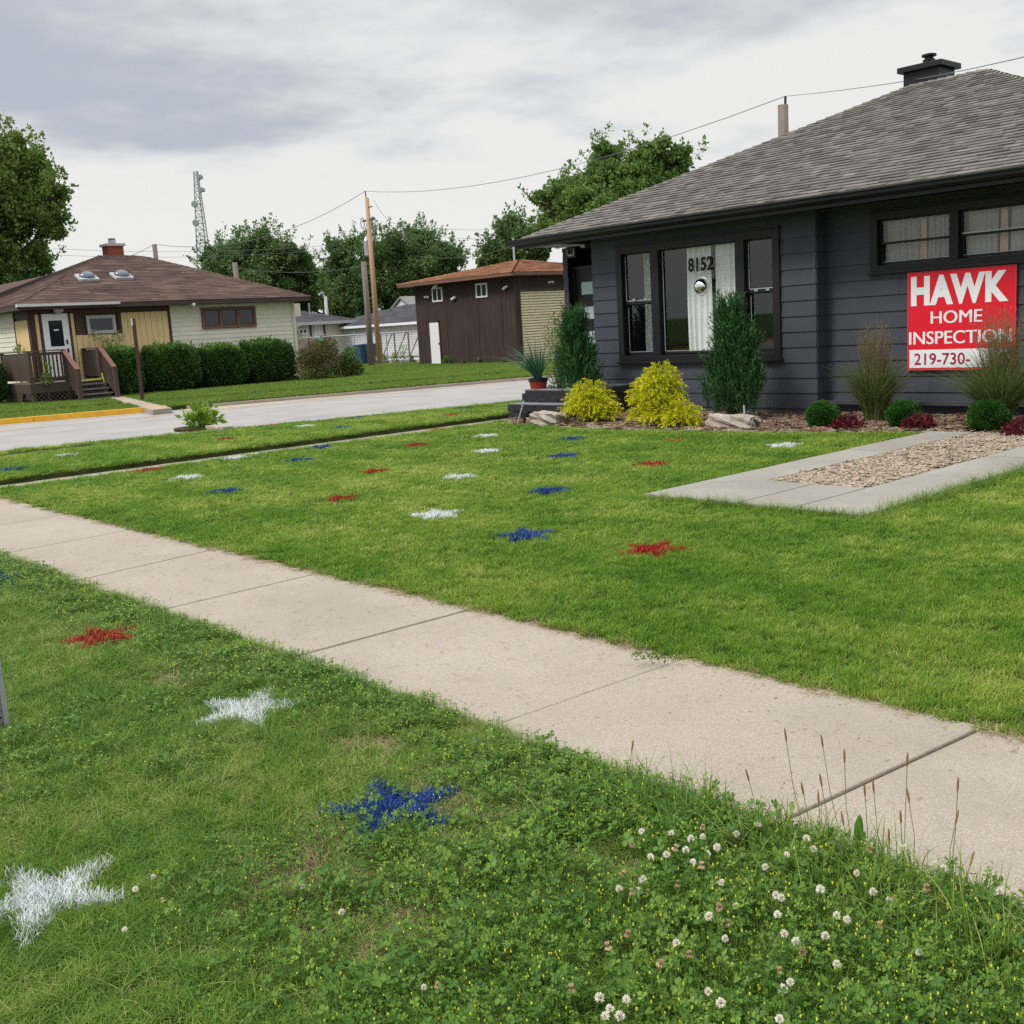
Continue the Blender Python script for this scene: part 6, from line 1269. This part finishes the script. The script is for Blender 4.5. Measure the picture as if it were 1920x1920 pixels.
lawn('clover_cover', 'clover', vp, 700, 3.0, 1.2, 16, 303, 1.0, keep=lambda x, y, rng: rng.random(len(x)) < np.clip(clov(x, y), 0, 1)*np.clip(1-.8*dry(x, y), 0, 1), hfun=lambda x, y: 1.0+.45*np.clip((x+2.6)/.8, 0, 1)*np.clip((y-1.1)/.5, 0, 1))
lawn('white_clover_leaves', 'wclover', vp, 280, 3.0, 1.2, 9, 305, 1.0, keep=lambda x, y, rng: rng.random(len(x)) < np.clip((x+2.9)/.5, 0, 1)*np.clip((y-.9)/.4, 0, 1)*(.25+.9*(vnoise(x, y, 5, 9) > .45))+.10*clov(x, y), hfun=lambda x, y: 1.05+.30*np.clip((x+2.6)/.8, 0, 1))
lawn('long_grass', 'long', vp, 420, 3.0, 1.2, 9, 307, .75, keep=lambda x, y, rng: rng.random(len(x)) < .10+.85*np.clip((x+2.7)/.5, 0, 1)*np.clip((y-2.05)/.35, 0, 1)+.22*np.clip((x+2.6)/.5, 0, 1), hfun=lambda x, y: .62+1.1*np.clip((x+2.6)/.5, 0, 1)*np.clip((y-2.0)/.3, 0, 1))
lawn('dry_grass', 'straw', vp, 1000, 3.0, 1.2, 12, 309, .9, keep=lambda x, y, rng: rng.random(len(x)) < np.clip(dry(x, y)*.9, 0, .8)+.03+.25*((y > 2.46)))
lawn('front_lawn_grass', 'lawn', [(-13.30, 3.665), (4, 3.665), (4, 14), (-13.30, 14)], 1000, 4.5, 1.5, 40, 311, 1.0, keep=keep_front)
lawn('front_edge_straw', 'straw', [(-13.3, 3.645), (4, 3.645), (4, 3.71), (-13.3, 3.71)], 900, 4.5, 1.0, 16, 313, .55)
lawn('front_long_grass', 'long', [(-6.4, 6.6), (-3.8, 6.6), (-3.8, 12), (-6.4, 12)], 900, 5, .6, 14, 315, .8, keep=lambda x, y, rng: ((y > 6.87) & (y < 6.99) & (x > -6.1) & (x < -4.05)) | ((x > -4.12) & (x < -3.99) & (y > 6.9)))
pk = [(-14.28, 3.74), (-14.28, 23), (NE(23)+.1, 23), (NE(18.3)+.1, 18.3), (NE(3.74)+.1, 3.74)]
hbx, hby = hb[0], hb[1]
lawn('parkway_grass', 'lawn', pk, 1000, 4.5, 1.25, 60, 317, 1.1, keep=lambda x, y, rng: ((x-hbx)**2+(y-hby+.1)**2 > .42) & ~((x > -18.0) & (x < -17.4) & (y > 4.6) & (y < 6.8)))
fvp = [(FE(y)-.14, y) for y in (-5, 8, 20, 28, 60)]+[(FS0(y)+.0, y) for y in (60, 28, 20, 8, -5)]
pthp = [tuple(p) for p in pth]
lawn('far_verge_grass', 'far', fvp, 330, 20, 1.0, 70, 319, 1.1, keep=lambda x, y, rng: ~inpoly(x, y, pthp))
fyp = [(FS1(y)-.0, y) for y in (-5, 8, 20, 28, 60)]+[(-60, 60), (-60, -5)]
def keep_far(x, y, rng):
    a = (x > -46) & (x < XP) & (y > y0-.2) & (y < 22.0); b = (x > -40.8) & (x < -34.02) & (y > 31) & (y < 38); return ~a & ~b & ~inpoly(x, y, pthp) & ~((y > 33) & (x < -40)) & (x > -48)
y0 = 12.35
lawn('far_yard_grass', 'far', fyp, 330, 20, 1.0, 70, 321, 1.1, keep=keep_far)
def fill(name, key, poly, n, seed, z, lab=None, cat=None, exc=None, s0=.9):
    rng = np.random.default_rng(seed); x0, x1 = min(p[0] for p in poly), max(p[0] for p in poly); a, b = min(p[1] for p in poly), max(p[1] for p in poly); P = np.stack([rng.uniform(x0, x1, n), rng.uniform(a, b, n), np.full(n, z)], 1); ok = inpoly(P[:, 0], P[:, 1], poly)
    if exc is not None: ok &= ~exc(P[:, 0], P[:, 1])
    P = P[ok]; s = rng.uniform(.8, 1.15, len(P))*s0; scatter(name, key, P, s, s, seed, .15)
fill('gravel', 'pebble', [(-5.62, 8.1), (-4.75, 8.1), (-4.75, 12.0), (-5.62, 12.0)], 2600, 331, .016)
bs = [(x*1.0, y+.05) for x, y in bed]
fill('bed_pebbles', 'pebble', bs, 3600, 333, .018, s0=.75, exc=lambda x, y: (x > -8.5) & (vnoise(x, y, 2, 3) > .5))
fill('bed_mulch', 'mulch', bs, 2400, 335, .022)
# painted stars: blades of sprayed grass, one object per star
for s in STARS:
    rng = np.random.default_rng(int(abs(s[0]*1000+s[1]*77))); dd = math.hypot(s[0], s[1]); w = .0030*max(1, (dd/4.0))**.8; n0 = int(17000/(max(1, dd/4.0)**1.25)); R = s[2]
    P = np.stack([s[0]+rng.uniform(-R, R, n0)*1.05, s[1]+rng.uniform(-R, R, n0)*1.05, np.full(n0, -.004)], 1); ok = in_star(P[:, 0]+rng.normal(size=n0)*.012, P[:, 1]+rng.normal(size=n0)*.012, s, 1.02)
    if s[4] == 'redf': ok &= rng.random(n0) < .4
    ok &= rng.random(n0) < (.85 if s[4] == 'blue' else .55)+.70*(vnoise(P[:, 0], P[:, 1], 14, 8)); P = P[ok]; n = len(P)
    hgt = .044*rng.uniform(.5, 1.15, n); V, F, hh = blades_arrays(P, hgt, w*rng.uniform(.7, 1.3, n), rng.uniform(.1, .9, n), None, 3, 1.0, rng)
    o = npmesh('painted_star', V, F, np.repeat(rng.random(n), 8), 'paint_'+s[4]); tag(o, s[5], 'star', {'red': 'red stars sprayed on the grass', 'redf': 'red stars sprayed on the grass', 'blue': 'blue stars sprayed on the grass', 'white': 'white stars sprayed on the grass'}[s[4]])

# ------------------------------------------------------------------ clover blossoms, seed heads, weeds in the foreground
def blossom(faded, seed):
    rng = np.random.default_rng(seed); t = thing('clover_flower', 'x', 'flower', (0, 0, 0)); P = []; Dr = []; n = 90; r = .0100
    for k in range(n):
        f = (k+.5)/n; el = PI/2-f*2.35; a = k*2.39996; d = np.array([math.cos(a)*math.cos(el), math.sin(a)*math.cos(el), math.sin(el)])
        if faded and f > .35: d = np.array([d[0]*1.0, d[1]*1.0, -.9]); P.append(np.array([d[0], d[1], 0])*r*.35+[0, 0, -.001]); Dr.append(d); continue
        P.append(d*r*.35); Dr.append(d)
    P = np.array(P); V, F = leaves_arrays(P, rng.uniform(.0065, .0085, len(P)), np.array(Dr), .42, .12, rng); me = npmesh('head', V+np.array([0, 0, 0]), F, np.repeat(np.clip(rng.random(len(P))*.6+.4*(P[:, 2] > 0), 0, 1), 4), 'petal_old' if faded else 'petal', t, world=False)
    m = MB(); m.tube([(0, 0, -.001), (.002, .001, -.03), (.006, .003, -.075)], [.0011, .0010, .0010], 5); sm = m.build('stem', 'stem', t); return t
def copy_tree(o, parent=None):
    c = o.copy(); C.objects.link(c); c.parent = parent
    for ch in o.children: copy_tree(ch, c)
    return c
protoF = [blossom(False, 1), blossom(True, 2)]; used = [False, False]
ZB = (1020, 1320, 2.1333)
fresh = [(510, 517), (588, 540), (635, 532), (770, 520), (390, 510), (858, 482), (568, 585), (490, 603), (655, 600), (693, 573), (596, 632), (427, 612), (395, 702), (300, 740), (710, 715), (885, 652), (1078, 580), (1050, 540), (1252, 677), (1105, 742), (1317, 752), (927, 765), (950, 775), (660, 850), (767, 808), (935, 843), (1172, 845), (1212, 863), (962, 918), (1008, 950), (530, 957), (725, 938), (1125, 928), (1500, 992), (1170, 1040), (985, 1112), (955, 1142), (942, 1260), (707, 1195), (657, 1150), (330, 1183), (222, 1175), (263, 1220), (245, 1250), (303, 1250), (1758, 685), (1565, 645), (1600, 660), (1825, 750), (1440, 575), (970, 604), (1383, 787), (378, 748)]
old = [(352, 560), (525, 575), (313, 678), (630, 645), (335, 918), (255, 968), (465, 1037), (583, 1002), (700, 812), (737, 875), (943, 1065), (1032, 990), (1340, 885), (1530, 735), (110, 1138), (1305, 580), (635, 492), (350, 750), (535, 718)]
left_f = [(508/2, 1120+1095/2, 0), (610/2, 1120+1135/2, 1), (575/2, 1120+1048/2, 0), (1640/2, 1120+1455/2, 1), (1590/2, 1120+1462/2, 0), (1135/2, 1120+1085/2, 0), (468/2, 1120+1245/2, 0), (1280/2, 1120+1180/2, 0)]
allf = [(ZB[0]+x/ZB[2], ZB[1]+y/ZB[2], 0) for x, y in fresh]+[(ZB[0]+x/ZB[2], ZB[1]+y/ZB[2], 1) for x, y in old]+left_f
for (px, py, fd) in allf:
    edge = py < 1320+700/2.13 and px > 1700; zh = (.085 if px > 1000 else .06)*random.uniform(.9, 1.2); p = G(px, py, zh)
    o = protoF[fd] if not used[fd] else copy_tree(protoF[fd]); used[fd] = True
    o.location = tuple(p); s_ = random.uniform(.85, 1.15)*(1.0 if px > 1000 else .8); o.scale = (s_, s_, s_); o.rotation_euler = (random.gauss(0, .25), random.gauss(0, .25), random.random()*6)
    tag(o, 'faded brownish clover blossom standing in the green clover verge' if fd else 'round white clover blossom standing in the green clover verge', 'flower', 'faded clover blossoms' if fd else 'white clover blossoms')
heads = [((967, 130), (1040, 480)), ((1113, 155), (1180, 480)), ((1202, 215), (1235, 560)), ((815, 290), (850, 440)), ((1035, 345), (1050, 540)), ((1108, 310), (1130, 520)), ((1283, 350), (1300, 600)), ((1318, 335), (1345, 600)), ((1453, 230), (1440, 620)), ((1655, 330), (1630, 640)), ((1650, 460), (1620, 650)), ((1458, 375), (1480, 640)), ((1195, 465), (1205, 590)), ((1427, 460), (1450, 640)), ((1710, 625), (1700, 720)), ((1098, 380), (1100, 500)), ((353, 172), (335, 290)), ((1380, 535), (1385, 660))]
for i, (a, b) in enumerate(heads):
    bx, by = ZB[0]+b[0]/ZB[2], ZB[1]+b[1]/ZB[2]; tx, ty = ZB[0]+a[0]/ZB[2], ZB[1]+a[1]/ZB[2]; g0 = G(bx, by+14, .0); q = ray(tx, ty); hd = math.hypot(g0[0], g0[1]); tp = CAM+q*hd/math.hypot(q[0], q[1]); t = thing('seed_stalk', 'x', 'seed head', (g0[0], g0[1], 0))
    mid = g0*.5+tp*.5+np.array([random.gauss(0, .006), random.gauss(0, .006), 0]); m = MB(); m.tube([g0, g0*.7+mid*.3, mid, mid*.4+tp*.6, tp], .0011, 5); m.build('stalk', 'seedstem', t)
    dz = unit(tp-mid); m = MB(); m.tube([tp-dz*.016, tp-dz*.004, tp+dz*.014, tp+dz*.026], [.0012, .0030, .0028, .0010], 7); m.build('seed_head', 'seedhead', t)
    tall = 'tall' if tp[2] > .2 else 'short'; tag(t, ('tall brown plantain seed head on a thin stalk rising above the sidewalk edge' if tp[2] > .2 else 'short brown plantain seed head on a thin stalk in the clover'), 'seed head', 'plantain seed heads along the sidewalk edge')
for i, (px, py, tipp, lab) in enumerate(((1545, 1600, ((1562, 1552), (1535, 1560), (1528, 1580)), 'broad pointed plantain leaves beside the seed stalks'), (1608, 1605, ((1612, 1528), (1622, 1560), (1600, 1570)), 'tallest pointed plantain leaves right of the first clump'))):
    g0 = G(px, py+8, 0); t = thing('plantain_plant', lab, 'plant', (g0[0], g0[1], 0)); V = []; F = []
    for (tx, ty) in tipp:
        q = ray(tx, ty); hd = math.hypot(g0[0], g0[1])*1.0; tp = CAM+q*hd/math.hypot(q[0], q[1]); ax = tp-g0; side = unit(np.cross(ax, (WM[0][2], WM[1][2], .3)))*np.linalg.norm(ax)*.10
        b_ = len(V)
        for k in range(7): u = k/6; w = math.sin(PI*min(1, u*.93+.07))**.8; c0 = g0+ax*u+np.array([0, 0, .02*math.sin(u*3)]); V += [c0-side*w, c0+np.array([0.004*w, -.004*w, 0]), c0+side*w]
        for k in range(6):
            for j in range(2): F.append((b_+k*3+j, b_+k*3+j+1, b_+k*3+j+4, b_+k*3+j+3))
    npmesh('leaves', V, F, np.full(len(V), .5), 'plantain', t)
# weed growing out of the sidewalk joint, crumbs and twigs on the concrete
g0 = G(1226, 1246); loose('joint_weed', 'small green weed sprouting from the sidewalk joint', 'weed', [(g0[0], g0[1], .015, .045), (g0[0]-.07, g0[1]-.03, .012, .035), (g0[0]+.07, g0[1]+.035, .014, .03)], 420, .016, 'clover', 400, None, .6, .4, None, .0015)
rng = np.random.default_rng(77); V = []; F = []
def crumb(x, y, l, w, a, z=-.0045):
    b_ = len(V); u = np.array([math.cos(a), math.sin(a), 0])*l; v = np.array([-math.sin(a), math.cos(a), 0])*w; c0 = np.array([x, y, z]); V.extend([c0-u-v, c0+u-v, c0+u+v+[0, 0, .003], c0-u+v+[0, 0, .002]]); F.append((b_, b_+1, b_+2, b_+3))
for k in range(1100):
    x = rng.uniform(-9, 0); e = rng.random() < .55; y = (3.68-abs(rng.normal())*.09 if rng.random() < .6 else 2.50+abs(rng.normal())*.07) if e else rng.uniform(2.5, 3.68); crumb(x, y, rng.uniform(.003, .014), rng.uniform(.0008, .0018), rng.random()*6)
o = npmesh('grass_clippings', V, F, rng.random(len(V)), 'straw'); o['kind'] = 'stuff'
